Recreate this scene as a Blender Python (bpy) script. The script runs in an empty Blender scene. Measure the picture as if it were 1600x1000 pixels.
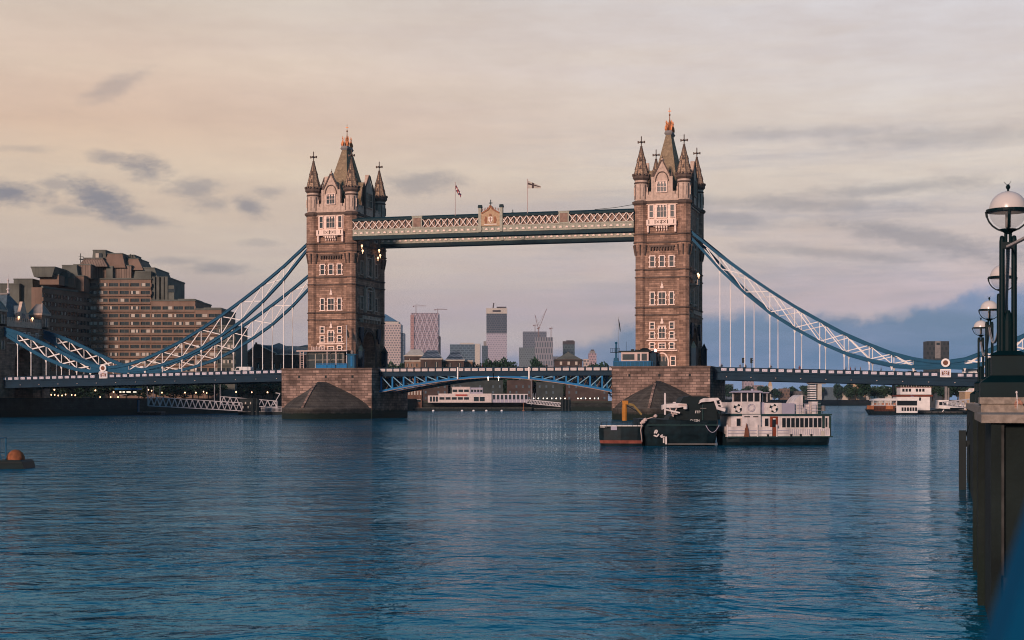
import bpy, math, random
from mathutils import Vector, Matrix
random.seed(7)
R = math.radians
sc = bpy.context.scene
col = sc.collection
# ------------------------------------------------------------------ camera
CX, CY, CZ, TH, F, H0 = 102.844, -362.522, 4.342, -0.271, 2397.17, 626.18
cd = bpy.data.cameras.new("camera"); cam = bpy.data.objects.new("camera", cd); col.objects.link(cam)
cam.location = (CX, CY, CZ); cam.rotation_euler = (R(90), 0, -TH)
cd.sensor_width = 36; cd.lens = F/1600*36; cd.shift_y = (H0-500)/1600
cd.clip_start = .1; cd.clip_end = 30000
cd.dof.use_dof = True; cd.dof.focus_distance = 260; cd.dof.aperture_fstop = 4.5
sc.camera = cam
# ------------------------------------------------------------------ world
SUN_AZ, SUN_EL = R(193), R(17)      # compass-like angle of the sun seen from above, clockwise from +Y
w = bpy.data.worlds.new("World"); sc.world = w; w.use_nodes = True
nt = w.node_tree; N = nt.nodes; L = nt.links; N.clear()
def nn(t, **k):
    n = N.new(t)
    for a, b in k.items(): setattr(n, a, b)
    return n
def s2l(c): return tuple([((v/255+.055)/1.055)**2.4 if v > 10 else v/255/12.92 for v in c]+[1])
def wm(op, a, b=None, c=None):
    n = nn('ShaderNodeMath', operation=op)
    for i, v in enumerate((a, b, c)):
        if v is None: continue
        if isinstance(v, (int, float)): n.inputs[i].default_value = v
        else: L.new(v, n.inputs[i])
    return n.outputs[0]
def wmix(f, a, b):
    n = nn('ShaderNodeMix', data_type='RGBA')
    if isinstance(f, (int, float)): n.inputs[0].default_value = f
    else: L.new(f, n.inputs[0])
    for i, v in ((6, a), (7, b)):
        if isinstance(v, tuple): n.inputs[i].default_value = v
        else: L.new(v, n.inputs[i])
    return n.outputs[2]
def wramp(f, stops, interp='LINEAR'):
    n = nn('ShaderNodeValToRGB'); n.color_ramp.interpolation = interp
    el = n.color_ramp.elements
    while len(el) < len(stops): el.new(.5)
    for e, (p, c) in zip(el, stops): e.position = p; e.color = c
    L.new(f, n.inputs[0]); return n.outputs[0]
tc = nn('ShaderNodeTexCoord')
def vdot(v):
    n = nn('ShaderNodeVectorMath', operation='DOT_PRODUCT'); L.new(tc.outputs['Generated'], n.inputs[0]); n.inputs[1].default_value = v
    return n.outputs['Value']
# u: towards the south bank, z: height above the horizon (both in the sky's own frame)
u0 = vdot((math.cos(TH), -math.sin(TH), 0)); fw = vdot((math.sin(TH), math.cos(TH), 0)); z0 = vdot((0, 0, 1))
hd = wm('SQRT', wm('ADD', wm('MULTIPLY', u0, u0), wm('MULTIPLY', fw, fw)))
u = wm('DIVIDE', u0, hd); z = wm('DIVIDE', z0, wm('MAXIMUM', hd, .05))
def noise(scale, det, rough, su, sz, off=0):
    c = nn('ShaderNodeCombineXYZ'); L.new(wm('MULTIPLY_ADD', u, su, off), c.inputs[0]); L.new(wm('MULTIPLY', z, sz), c.inputs[1]); L.new(wm('MULTIPLY', fw, .3), c.inputs[2])
    n = nn('ShaderNodeTexNoise'); n.inputs['Scale'].default_value = scale; n.inputs['Detail'].default_value = det; n.inputs['Roughness'].default_value = rough
    L.new(c.outputs[0], n.inputs['Vector']); return n.outputs['Fac']
def zr(y): return (H0-y)/F
wob = noise(1, 4, .55, 5, 22)
zz = wm('ADD', z, wm('MULTIPLY', wm('SUBTRACT', wob, .5), .022))
zt = wm('MULTIPLY', zz, 1.0)
def st(ys): return [(max(0, min(1, zr(y)*2)) if not isinstance(y, str) else float(y), s2l(c)) for y, c in ys]
z2 = wm('MULTIPLY', zz, 2)
left = wramp(z2, [(0, s2l((150,148,168))), (zr(560)*2, s2l((160,150,162))), (zr(440)*2, s2l((176,160,156))), (zr(340)*2, s2l((198,178,160))), (zr(270)*2, s2l((212,190,166))),
                  (zr(200)*2, s2l((208,179,156))), (zr(120)*2, s2l((214,190,171))), (zr(0)*2, s2l((202,188,174))), (.57, s2l((96,138,164))), (.68, s2l((34,94,136))), (1, s2l((16,82,128)))])
right = wramp(z2, [(0, s2l((140,145,180))), (zr(560)*2, s2l((160,155,178))), (zr(480)*2, s2l((186,170,180))), (zr(400)*2, s2l((198,182,180))), (zr(330)*2, s2l((196,184,178))), (zr(250)*2, s2l((210,198,188))),
                   (zr(120)*2, s2l((208,200,198))), (zr(0)*2, s2l((205,200,202))), (.57, s2l((98,140,168))), (.68, s2l((34,94,136))), (1, s2l((16,82,128)))])
lr = nn('ShaderNodeMapRange', interpolation_type='SMOOTHSTEP'); L.new(u, lr.inputs[0]); lr.inputs[1].default_value = -.3; lr.inputs[2].default_value = .3
base = wmix(lr.outputs[0], left, right)
# thin streaks
strk = wramp(wm('ADD', wm('MULTIPLY', noise(1, 5, .62, 5, 62, 3), .7), wm('MULTIPLY', noise(1, 4, .6, 22, 150, 6), .3)), [(.44, (0,0,0,1)), (.60, (1,1,1,1))])
lowm = wramp(z, [(0, (1,1,1,1)), (.13, (.9,.9,.9,1)), (.2, (.12,.12,.12,1)), (1, (0,0,0,1))])
rightm = wramp(wm('MULTIPLY_ADD', u, 1, .5), [(.4, (.2,.2,.2,1)), (.62, (1,1,1,1))])
base = wmix(wm('MULTIPLY', wm('MULTIPLY', wm('MULTIPLY', strk, lowm), rightm), .62), base, s2l((150,148,160)))
strk2 = wramp(noise(1, 4, .55, 3, 38, 9), [(.45, (0,0,0,1)), (.75, (1,1,1,1))])
base = wmix(wm('MULTIPLY', strk2, .32), base, s2l((218,202,178)))
mot = wramp(wm('ADD', wm('MULTIPLY', noise(1, 6, .62, 7, 26, 12), .6), wm('MULTIPLY', noise(1, 5, .65, 24, 90, 14), .4)), [(.4, (0,0,0,1)), (.64, (1,1,1,1))])
base = wmix(wm('MULTIPLY', mot, .30), base, s2l((176,152,138)))
# soft grey clouds of the left half: ellipses broken up by noise
bn = wm('ADD', wm('MULTIPLY', noise(1, 5, .65, 34, 80, 5), .62), wm('MULTIPLY', noise(1, 5, .7, 100, 190, 8), .38))
def blob(px, py, rx, ry, tilt=0.):
    du = wm('SUBTRACT', u, (px-800)/F/math.sqrt(1+((px-800)/F)**2)); dz = wm('SUBTRACT', z, zr(py))
    if tilt: dz = wm('ADD', dz, wm('MULTIPLY', du, tilt))
    a = wm('DIVIDE', du, rx/F); b = wm('DIVIDE', dz, ry*1.12/F)
    r = wm('MULTIPLY', wm('SQRT', wm('ADD', wm('MULTIPLY', a, a), wm('MULTIPLY', b, b))), .82)
    r = wm('ADD', r, wm('MULTIPLY', wm('SUBTRACT', bn, .5), 2.9))
    m = nn('ShaderNodeMapRange', interpolation_type='SMOOTHSTEP'); L.new(r, m.inputs[0])
    m.inputs[1].default_value = 1.3; m.inputs[2].default_value = .1; m.inputs[3].default_value = 0; m.inputs[4].default_value = 1
    return wm('MULTIPLY', m.outputs[0], wm('GREATER_THAN', fw, 0))
acc = None
for px, py, rx, ry, t, s in [(225,272,34,17,.25,.8),(170,258,34,9,0,.6),(162,322,46,22,.45,.95),(205,350,50,8,.1,.7),(18,319,42,15,0,.95),(90,302,30,7,0,.5),(305,300,42,12,0,.6),
                             (330,325,34,12,0,.5),(392,328,28,15,.2,.75),(420,305,26,8,0,.45),(110,342,32,6,0,.5),(180,150,44,14,-.5,.38),(345,424,56,9,0,.6),(270,413,40,6,0,.4),(655,287,60,14,0,.55),(700,283,24,12,0,.35),
                             (405,383,30,5,0,.3),(1230,322,170,11,.05,.45),(1390,305,160,10,-.05,.5),(1440,382,130,17,.22,.6),(1290,400,120,7,.1,.4),(1130,345,90,12,.1,.4),(1500,230,150,14,0,.3),(1250,215,130,9,0,.3),(940,385,60,8,0,.3),(30,250,40,5,0,.3)]:
    b = wm('MULTIPLY', blob(px, py, rx, ry, t), s)
    acc = b if acc is None else wm('MAXIMUM', acc, b)
base = wmix(wm('MULTIPLY', acc, .92), base, s2l((116,116,127)))
# low blue cloud bank, thick on the right, thin towards the middle
en = noise(1, 4, .55, 15, 22, 1)
edge = wramp(wm('MULTIPLY_ADD', u, 1, .5), [(.33, (0,0,0,1)), (.42, (zr(566),)*3+(1,)), (.5, (zr(548),)*3+(1,)), (.57, (zr(512),)*3+(1,)), (.605, (zr(490),)*3+(1,)), (.64, (zr(484),)*3+(1,)), (.72, (zr(482),)*3+(1,)), (.8, (zr(452),)*3+(1,)), (1, (zr(440),)*3+(1,))])
edge = wm('ADD', edge, wm('ADD', wm('MULTIPLY', wm('SUBTRACT', en, .5), .035), wm('MULTIPLY', wm('SUBTRACT', noise(1, 4, .6, 60, 80, 4), .5), .018)))
bk = nn('ShaderNodeMapRange', interpolation_type='SMOOTHSTEP'); L.new(wm('SUBTRACT', edge, z), bk.inputs[0]); bk.inputs[1].default_value = -.002; bk.inputs[2].default_value = .010
bank = wramp(z, [(0, s2l((100,130,168))), (zr(560), s2l((78,112,150))), (zr(500), s2l((96,120,150))), (zr(470), s2l((112,132,166))), (1, s2l((118,134,166)))])
bank = wmix(wramp(noise(1, 5, .6, 9, 46, 2), [(.4, (0,0,0,1)), (.7, (.6,.6,.6,1))]), bank, s2l((132,144,178)))
dens = wramp(wm('MULTIPLY_ADD', u, 1, .5), [(.36, (0,0,0,1)), (.5, (.55,.55,.55,1)), (.58, (.9,.9,.9,1)), (.66, (1,1,1,1))])
base = wmix(wm('MULTIPLY', bk.outputs[0], dens), base, bank)
# the sky behind the viewer: dusk, dimmer and bluer than the bright east
back = wramp(z2, [(0, s2l((134,126,126))), (.3, s2l((92,122,138))), (1, s2l((24,84,120)))])
fm = nn('ShaderNodeMapRange', interpolation_type='SMOOTHSTEP'); L.new(fw, fm.inputs[0]); fm.inputs[1].default_value = -.3; fm.inputs[2].default_value = .6
base = wmix(fm.outputs[0], back, base)
up = wramp(z0, [(.42, (0,0,0,1)), (.62, (1,1,1,1))])
base = wmix(up, base, s2l((26,94,128)))
sky = nn('ShaderNodeTexSky', sky_type='NISHITA', sun_disc=False); sky.sun_elevation = SUN_EL; sky.sun_rotation = SUN_AZ
bg1 = nn('ShaderNodeBackground'); L.new(base, bg1.inputs[0]); bg1.inputs[1].default_value = 1
bg2 = nn('ShaderNodeBackground'); L.new(sky.outputs[0], bg2.inputs[0]); bg2.inputs[1].default_value = .004
ad = nn('ShaderNodeAddShader'); L.new(bg1.outputs[0], ad.inputs[0]); L.new(bg2.outputs[0], ad.inputs[1])
wo = nn('ShaderNodeOutputWorld'); L.new(ad.outputs[0], wo.inputs[0])
w.cycles.sampling_method = 'MANUAL'; w.cycles.sample_map_resolution = 512
# ------------------------------------------------------------------ sun
sd = bpy.data.lights.new("sun", 'SUN'); sun = bpy.data.objects.new("sun", sd); col.objects.link(sun)
sd.energy = 3.1; sd.angle = R(9); sd.color = (1, .70, .57)
sdir = Vector((math.sin(SUN_AZ)*math.cos(SUN_EL), math.cos(SUN_AZ)*math.cos(SUN_EL), math.sin(SUN_EL)))
sun.rotation_euler = sdir.to_track_quat('Z', 'Y').to_euler(); sun.location = (0, -400, 200)
vs = sc.view_settings; vs.view_transform = 'Standard'; vs.look = 'None'; vs.exposure = .2; vs.gamma = 1
sc.cycles.use_denoising = True; sc.cycles.filter_width = 1.05; sc.cycles.max_bounces = 6; sc.cycles.transparent_max_bounces = 8
sc.cycles.sample_clamp_indirect = 4; sc.cycles.caustics_reflective = False; sc.cycles.caustics_refractive = False
# ------------------------------------------------------------------ helpers
def at(px, d):
    k = (px-800)/F
    return CX+d*(math.sin(TH)+k*math.cos(TH)), CY+d*(math.cos(TH)-k*math.sin(TH))
def zp(py, d): return CZ+(H0-py)*d/F
class MB:
    def __init__(s): s.v=[]; s.f=[]; s.m=[]; s.sm=[]
    def add(s, vs, fs, m=0, smooth=False):
        o=len(s.v); s.v+=[tuple(p) for p in vs]
        for f in fs: s.f.append([o+i for i in f]); s.m.append(m); s.sm.append(smooth)
    def box(s, x0,x1,y0,y1,z0,z1,m=0):
        s.add([(x0,y0,z0),(x1,y0,z0),(x1,y1,z0),(x0,y1,z0),(x0,y0,z1),(x1,y0,z1),(x1,y1,z1),(x0,y1,z1)],
              [(0,3,2,1),(4,5,6,7),(0,1,5,4),(1,2,6,5),(2,3,7,6),(3,0,4,7)], m)
    def frus(s, x,y,z0,z1,ax,ay,bx,by,m=0):
        s.add([(x-ax,y-ay,z0),(x+ax,y-ay,z0),(x+ax,y+ay,z0),(x-ax,y+ay,z0),(x-bx,y-by,z1),(x+bx,y-by,z1),(x+bx,y+by,z1),(x-bx,y+by,z1)],
              [(0,3,2,1),(4,5,6,7),(0,1,5,4),(1,2,6,5),(2,3,7,6),(3,0,4,7)], m)
    def bar(s, p, q, a, b=None, m=0, up=(0,0,1)):
        b = a if b is None else b
        p=Vector(p); q=Vector(q); d=(q-p)
        if d.length<1e-6: return
        d.normalize(); u=Vector(up)
        if abs(d.dot(u))>.99: u=Vector((0,1,0))
        r=d.cross(u).normalized(); u=r.cross(d).normalized(); r*=a/2; u*=b/2
        s.add([p-r-u,p+r-u,p+r+u,p-r+u,q-r-u,q+r-u,q+r+u,q-r+u],[(0,3,2,1),(4,5,6,7),(0,1,5,4),(1,2,6,5),(2,3,7,6),(3,0,4,7)],m)
    def lathe(s, prof, x=0,y=0,z=0,n=12,m=0,smooth=False,rot=0.):
        vs=[];fs=[]
        for r,h in prof:
            for i in range(n):
                a=2*math.pi*(i+rot)/n; vs.append((x+max(r,.001)*math.cos(a),y+max(r,.001)*math.sin(a),z+h))
        for j in range(len(prof)-1):
            for i in range(n):
                fs.append((j*n+i,j*n+(i+1)%n,(j+1)*n+(i+1)%n,(j+1)*n+i))
        s.add(vs,fs,m,smooth)
        s.add(vs[:n],[tuple(reversed(range(n)))],m); s.add(vs[-n:],[tuple(range(n))],m)
    def cyl(s,x,y,z0,z1,r,n=10,m=0,smooth=True,r1=None): s.lathe([(r,z0),(r if r1 is None else r1,z1)],x,y,0,n,m,smooth)
    def tube(s, pts, r, n=6, m=0):
        pts=[Vector(p) for p in pts]; rings=[]
        for i,p in enumerate(pts):
            d=(pts[min(i+1,len(pts)-1)]-pts[max(i-1,0)]).normalized()
            a=d.orthogonal().normalized() if abs(d.z)>.95 else d.cross(Vector((0,0,1))).normalized(); b=d.cross(a)
            rr=r[i] if isinstance(r,(list,tuple)) else r
            rings.append([p+(a*math.cos(2*math.pi*k/n)+b*math.sin(2*math.pi*k/n))*rr for k in range(n)])
        vs=[q for g in rings for q in g]; fs=[]
        for j in range(len(pts)-1):
            for k in range(n): fs.append((j*n+k,j*n+(k+1)%n,(j+1)*n+(k+1)%n,(j+1)*n+k))
        fs+= [tuple(reversed(range(n))),tuple(range(len(vs)-n,len(vs)))]
        s.add(vs,fs,m,True)
    def prism(s, poly, a, b, axis='y', m=0):
        # poly: 2D points, extruded from a to b along axis; 'y': (x,z)  'x': (y,z)  'z': (x,y)
        g={'y':lambda p,t:(p[0],t,p[1]),'x':lambda p,t:(t,p[0],p[1]),'z':lambda p,t:(p[0],p[1],t)}[axis]
        n=len(poly); vs=[g(p,a) for p in poly]+[g(p,b) for p in poly]
        fs=[tuple(range(n)),tuple(reversed(range(n,2*n)))]+[(i,n+i,n+(i+1)%n,(i+1)%n) for i in range(n)]
        s.add(vs,fs,m)
    def build(s, name, mats, parent=None, loc=(0,0,0), rz=0):
        me=bpy.data.meshes.new(name); me.from_pydata(s.v,[],s.f)
        if not isinstance(mats,(list,tuple)): mats=[mats]
        for m in mats: me.materials.append(m)
        me.polygons.foreach_set('material_index', s.m); me.polygons.foreach_set('use_smooth', s.sm)
        import bmesh
        bm=bmesh.new(); bm.from_mesh(me); bmesh.ops.recalc_face_normals(bm, faces=bm.faces); bm.to_mesh(me); bm.free()
        o=bpy.data.objects.new(name,me); col.objects.link(o); o.location=loc; o.rotation_euler=(0,0,rz)
        if parent: o.parent=parent
        return o
def tag(o, label=None, cat=None, group=None, kind=None):
    for k,v in (('label',label),('category',cat),('group',group),('kind',kind)):
        if v: o[k]=v
    return o
def empty(name, loc=(0,0,0), rz=0, parent=None):
    o=bpy.data.objects.new(name,None); col.objects.link(o); o.location=loc; o.rotation_euler=(0,0,rz); o.empty_display_size=.5
    if parent: o.parent=parent
    return o
def kids(o): return [c for c in bpy.data.objects if c.parent==o]
def copy_tree(o, parent=None, loc=None, rz=None):
    c=o.copy(); col.objects.link(c)
    c.parent=parent
    if loc is not None: c.location=loc
    if rz is not None: c.rotation_euler=(0,0,rz)
    for k in kids(o):
        copy_tree(k, c)
    return c
# ------------------------------------------------------------------ materials
def mat(name, c, rough=.7, var=.15, vs_=1., bump=0., bs=4., metal=0., spec=.22, emit=None, es=0, alpha=None, tide=None, brick=None, streak=0.):
    m=bpy.data.materials.new(name); m.use_nodes=True; t=m.node_tree; n=t.nodes; l=t.links
    p=n['Principled BSDF']; p.inputs['Roughness'].default_value=rough; p.inputs['Metallic'].default_value=metal
    p.inputs['Specular IOR Level'].default_value=spec
    tcn=n.new('ShaderNodeTexCoord'); out=None
    c4=tuple(c)+(1,)
    def mx(f,a,b,mode='MIX'):
        q=n.new('ShaderNodeMix'); q.data_type='RGBA'; q.blend_type=mode
        if isinstance(f,(int,float)): q.inputs[0].default_value=f
        else: l.new(f,q.inputs[0])
        for i,v in ((6,a),(7,b)):
            if isinstance(v,tuple): q.inputs[i].default_value=v
            else: l.new(v,q.inputs[i])
        return q.outputs[2]
    def nz(s,d=5,vec=None):
        q=n.new('ShaderNodeTexNoise'); q.inputs['Scale'].default_value=s; q.inputs['Detail'].default_value=d
        l.new(vec or tcn.outputs['Object'],q.inputs['Vector']); return q.outputs['Fac']
    colr=c4
    height=None
    if brick:
        bw,bh,mo,mc,jit=brick     # width, height, mortar, mortar colour factor, jitter
        sp=n.new('ShaderNodeSeparateXYZ'); l.new(tcn.outputs['Object'],sp.inputs[0])
        a=n.new('ShaderNodeMath'); a.operation='ADD'; l.new(sp.outputs[0],a.inputs[0]); l.new(sp.outputs[1],a.inputs[1])
        cb=n.new('ShaderNodeCombineXYZ'); l.new(a.outputs[0],cb.inputs[0]); l.new(sp.outputs[2],cb.inputs[1])
        b=n.new('ShaderNodeTexBrick'); b.inputs['Scale'].default_value=1; b.inputs['Brick Width'].default_value=bw; b.inputs['Row Height'].default_value=bh
        b.inputs['Mortar Size'].default_value=mo; b.inputs['Mortar Smooth'].default_value=.3
        b.inputs['Color1'].default_value=tuple(v*(1-jit) for v in c)+(1,); b.inputs['Color2'].default_value=tuple(v*(1+jit) for v in c)+(1,)
        b.inputs['Mortar'].default_value=tuple(v*mc for v in c)+(1,) if isinstance(mc,(int,float)) else tuple(mc)+(1,)
        b.inputs['Bias'].default_value=0
        l.new(cb.outputs[0],b.inputs['Vector']); colr=b.outputs['Color']; height=b.outputs['Fac']
    if var:
        f=nz(vs_,6); r=n.new('ShaderNodeMapRange'); l.new(f,r.inputs[0]); r.inputs[1].default_value=.3; r.inputs[2].default_value=.7; r.inputs[3].default_value=1-var; r.inputs[4].default_value=1+var
        q=n.new('ShaderNodeVectorMath'); q.operation='SCALE'
        if isinstance(colr,tuple): q.inputs[0].default_value=colr[:3]
        else: l.new(colr,q.inputs[0])
        l.new(r.outputs[0],q.inputs['Scale']); colr=q.outputs[0]
    if streak:
        mp=n.new('ShaderNodeMapping'); mp.inputs['Scale'].default_value=(1,1,.12); l.new(tcn.outputs['Object'],mp.inputs[0])
        f=nz(1.3,5,mp.outputs[0]); r=n.new('ShaderNodeMapRange'); l.new(f,r.inputs[0]); r.inputs[1].default_value=.5; r.inputs[2].default_value=.75; r.inputs[4].default_value=streak
        colr=mx(r.outputs[0],colr,tuple(v*.25 for v in c)+(1,))
    if tide is not None:
        z1,tcl=tide
        sp=n.new('ShaderNodeSeparateXYZ'); g=n.new('ShaderNodeNewGeometry'); l.new(g.outputs['Position'],sp.inputs[0])
        a=n.new('ShaderNodeMath'); a.operation='MULTIPLY_ADD'; l.new(nz(.6),a.inputs[0]); a.inputs[1].default_value=1.2; l.new(sp.outputs[2],a.inputs[2])
        r=n.new('ShaderNodeMapRange'); l.new(a.outputs[0],r.inputs[0]); r.inputs[1].default_value=z1+.6; r.inputs[2].default_value=z1+1.1; r.inputs[3].default_value=1; r.inputs[4].default_value=0
        colr=mx(r.outputs[0],colr,tuple(tcl)+(1,))
    if isinstance(colr,tuple): p.inputs['Base Color'].default_value=colr
    else: l.new(colr,p.inputs['Base Color'])
    if bump:
        bn_=n.new('ShaderNodeBump'); bn_.inputs['Strength'].default_value=bump; bn_.inputs['Distance'].default_value=.05
        if height is not None:
            a=n.new('ShaderNodeMath'); a.operation='MULTIPLY_ADD'; l.new(height,a.inputs[0]); a.inputs[1].default_value=-1; l.new(nz(bs),a.inputs[2]); l.new(a.outputs[0],bn_.inputs['Height'])
        else: l.new(nz(bs),bn_.inputs['Height'])
        l.new(bn_.outputs[0],p.inputs['Normal'])
    if emit: p.inputs['Emission Color'].default_value=tuple(emit)+(1,); p.inputs['Emission Strength'].default_value=es
    if alpha is not None: p.inputs['Alpha'].default_value=alpha
    return m
def facade(name, wall, glass, bw, bh, mo, rough=.5, var=.25, wallvar=.08):
    m=mat(name, glass, rough, 0, brick=(bw,bh,mo,wall,var))
    return m
M={}
M['stone']=mat('granite_brown',(.33,.205,.15),.85,.38,.45,.8,3,brick=(1.3,.46,.03,.6,.3),streak=.55)
M['stone2']=mat('portland_stone',(.55,.41,.33),.8,.2,1.5,.3,4,streak=.3)
M['pink']=mat('pale_dressings',(.88,.68,.58),.8,.12,2)
M['dark_stone']=mat('weathered_stone',(.12,.085,.07),.9,.25,1)
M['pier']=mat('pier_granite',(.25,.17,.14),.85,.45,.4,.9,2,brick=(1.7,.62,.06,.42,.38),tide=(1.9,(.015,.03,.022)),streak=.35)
M['cut']=mat('cutwater_granite_shaded',(.085,.075,.065),.9,.35,.5,.5,2,brick=(1.8,.6,.05,.5,.15),tide=(1.2,(.015,.025,.018)),streak=.3)  # darker than the pier granite: shade on the sloping cutwater put into the colour
M['slate']=mat('roof_slate',(.30,.22,.14),.8,.25,1.2,.4,5,brick=(.5,.3,.02,.6,.15))
M['spire']=mat('spire_stone',(.40,.275,.19),.85,.3,2,.4,5,brick=(.9,.55,.05,.45,.15))
M['lead']=mat('lead_grey',(.22,.2,.19),.6,.15)
M['gold']=mat('gilding',(.40,.15,.06),.45,.2,metal=.5)
M['glass']=mat('window_glass',(.02,.03,.035),.15,.3,.8,spec=.7)
M['blue']=mat('bridge_blue',(.002,.075,.15),.6,.12,.4)
M['dblue']=mat('bridge_dark_blue',(.001,.022,.045),.65,.2,.4)
M['blue2']=mat('bascule_blue',(.002,.14,.34),.6,.15,.6)
M['white']=mat('white_paint',(.82,.77,.74),.5,.08)
M['lat']=mat('lattice_cream',(.80,.68,.6),.5,.1)
M['wpanel']=mat('walkway_panel',(.26,.165,.125),.7,.3,1.2)
M['band']=mat('walkway_cream_band',(.36,.35,.28),.6,.2,2)
M['teal']=mat('walkway_teal',(.006,.028,.036),.65,.2,.6)
M['asph']=mat('asphalt',(.05,.05,.05),.9,.1)
M['red']=mat('red_paint',(.42,.06,.04),.5,.15)
M['dark']=mat('black_paint',(.004,.011,.013),.6,.25,.6)
M['dgreen']=mat('dark_green_paint',(.001,.011,.014),.5,.15,3,spec=.12)
M['lamp']=mat('lit_lamp',(1,.8,.6),.4,0,emit=(1,.55,.28),es=2.6)
M['lampw']=mat('lit_white_lamp',(1,.95,.9),.4,0,emit=(1,.82,.65),es=3.5)
M['lampr']=mat('lit_signal_lamp',(1,.5,.4),.4,0,emit=(1,.32,.22),es=6)
# ------------------------------------------------------------------ water and land
def water():
    m=bpy.data.materials.new('river_water'); m.use_nodes=True; t=m.node_tree; n=t.nodes; l=t.links; n.clear()
    tcn=n.new('ShaderNodeTexCoord')
    def nz(s,d,sx,sy,rough=.5,dist=0.,rz=0.):
        mp=n.new('ShaderNodeMapping'); mp.inputs['Scale'].default_value=(sx,sy,1); mp.inputs['Rotation'].default_value=(0,0,rz); l.new(tcn.outputs['Object'],mp.inputs[0])
        q=n.new('ShaderNodeTexNoise'); q.inputs['Scale'].default_value=s; q.inputs['Detail'].default_value=d; q.inputs['Roughness'].default_value=rough; q.inputs['Distortion'].default_value=dist
        l.new(mp.outputs[0],q.inputs['Vector']); return q.outputs['Fac']
    def bump(h,dist,prev=None):
        b=n.new('ShaderNodeBump'); b.inputs['Strength'].default_value=1; b.inputs['Distance'].default_value=dist; l.new(h,b.inputs['Height'])
        if prev: l.new(prev,b.inputs['Normal'])
        return b.outputs[0]
    # gusts: patches where the ripples are stronger or calmer
    g=n.new('ShaderNodeMapRange'); l.new(nz(.018,4,.6,1.6,.6),g.inputs[0]); g.inputs[1].default_value=.35; g.inputs[2].default_value=.65; g.inputs[3].default_value=.5; g.inputs[4].default_value=1.45
    def mul(a,bb):
        q=n.new('ShaderNodeMath'); q.operation='MULTIPLY'; l.new(a,q.inputs[0]); l.new(bb,q.inputs[1]); return q.outputs[0]
    nb_=bump(nz(.09,2,.8,1.,.5,0,.27),.34)
    nb_=bump(mul(nz(.5,3,.85,1.,.52,.5,.3),g.outputs[0]),.33,nb_)
    nb_=bump(mul(nz(2.2,3,.85,1.,.55,.5,-.2),g.outputs[0]),.07,nb_)
    di=n.new('ShaderNodeBsdfDiffuse'); di.inputs[0].default_value=(.0,.12,.21,1)
    gl=n.new('ShaderNodeBsdfGlossy'); gl.inputs[0].default_value=(.46,.74,1.0,1); gl.inputs['Roughness'].default_value=.05
    fr=n.new('ShaderNodeFresnel'); fr.inputs[0].default_value=1.34; mx=n.new('ShaderNodeMixShader'); o=n.new('ShaderNodeOutputMaterial')
    for s in (gl.inputs['Normal'],fr.inputs['Normal']): l.new(nb_,s)
    cr=n.new('ShaderNodeValToRGB'); cr.color_ramp.elements[0].position=.2; cr.color_ramp.elements[0].color=(.02,.40,.66,1); cr.color_ramp.elements[1].position=.8; cr.color_ramp.elements[1].color=(.70,.85,1,1); l.new(fr.outputs[0],cr.inputs[0]); l.new(cr.outputs[0],gl.inputs[0])
    l.new(fr.outputs[0],mx.inputs[0]); l.new(di.outputs[0],mx.inputs[1]); l.new(gl.outputs[0],mx.inputs[2]); l.new(mx.outputs[0],o.inputs[0])
    return m
mb=MB(); mb.add([(-4000,-900,0),(4000,-900,0),(4000,6000,0),(-4000,6000,0)],[(0,1,2,3)])
tag(mb.build('water',water()),kind='structure')
M['land']=mat('ground_dark',(.04,.045,.035),.95,.3,.05)
M['quay']=mat('river_wall',(.028,.03,.028),.9,.35,.4,.4,2,brick=(1.6,.5,.04,.5,.2),tide=(1.6,(.012,.02,.016)))
nb=[(-134,-70),(-134,90),(-121,180),(-112,259),(-28,284),(-20,500),(2,950),(14,1068),(110,1230),(400,1400),(1500,1500),(1500,5800),(-3900,5800),(-3900,-70)]
mb=MB(); mb.prism(nb,-4,4.2,'z'); tag(mb.build('ground',M['land']),kind='structure')
sb=[(136,-90),(136,110),(150,300),(215,700),(420,1000),(900,1200),(3900,1300),(3900,-90)]
mb=MB(); mb.prism(sb,-4,4.2,'z'); tag(mb.build('ground',M['land']),kind='structure')
def bankwall(pts,name,label,zt=4.9,th=.8,ms=None):
    mb=MB()
    for (x0,y0),(x1,y1) in zip(pts,pts[1:]):
        d=Vector((x1-x0,y1-y0,0)).normalized()*.3
        mb.bar((x0-d.x,y0-d.y,zt/2-2),(x1+d.x,y1+d.y,zt/2-2),th,zt+4)
        mb.bar((x0-d.x,y0-d.y,zt+.12),(x1+d.x,y1+d.y,zt+.12),th+.3,.24)
    return tag(mb.build(name,ms or M['quay']),label,'river wall')
bankwall(nb[0:4],'river_wall','dark stone river wall behind the white gangways under the left span')
bankwall(nb[3:5],'river_wall','dark river wall below the low white riverside restaurant',3.3)
bankwall(nb[4:10],'river_wall','distant dark embankment running away beyond the middle of the bridge')
bankwall(sb[0:6],'river_wall','far river wall under the right end of the bridge')
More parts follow.
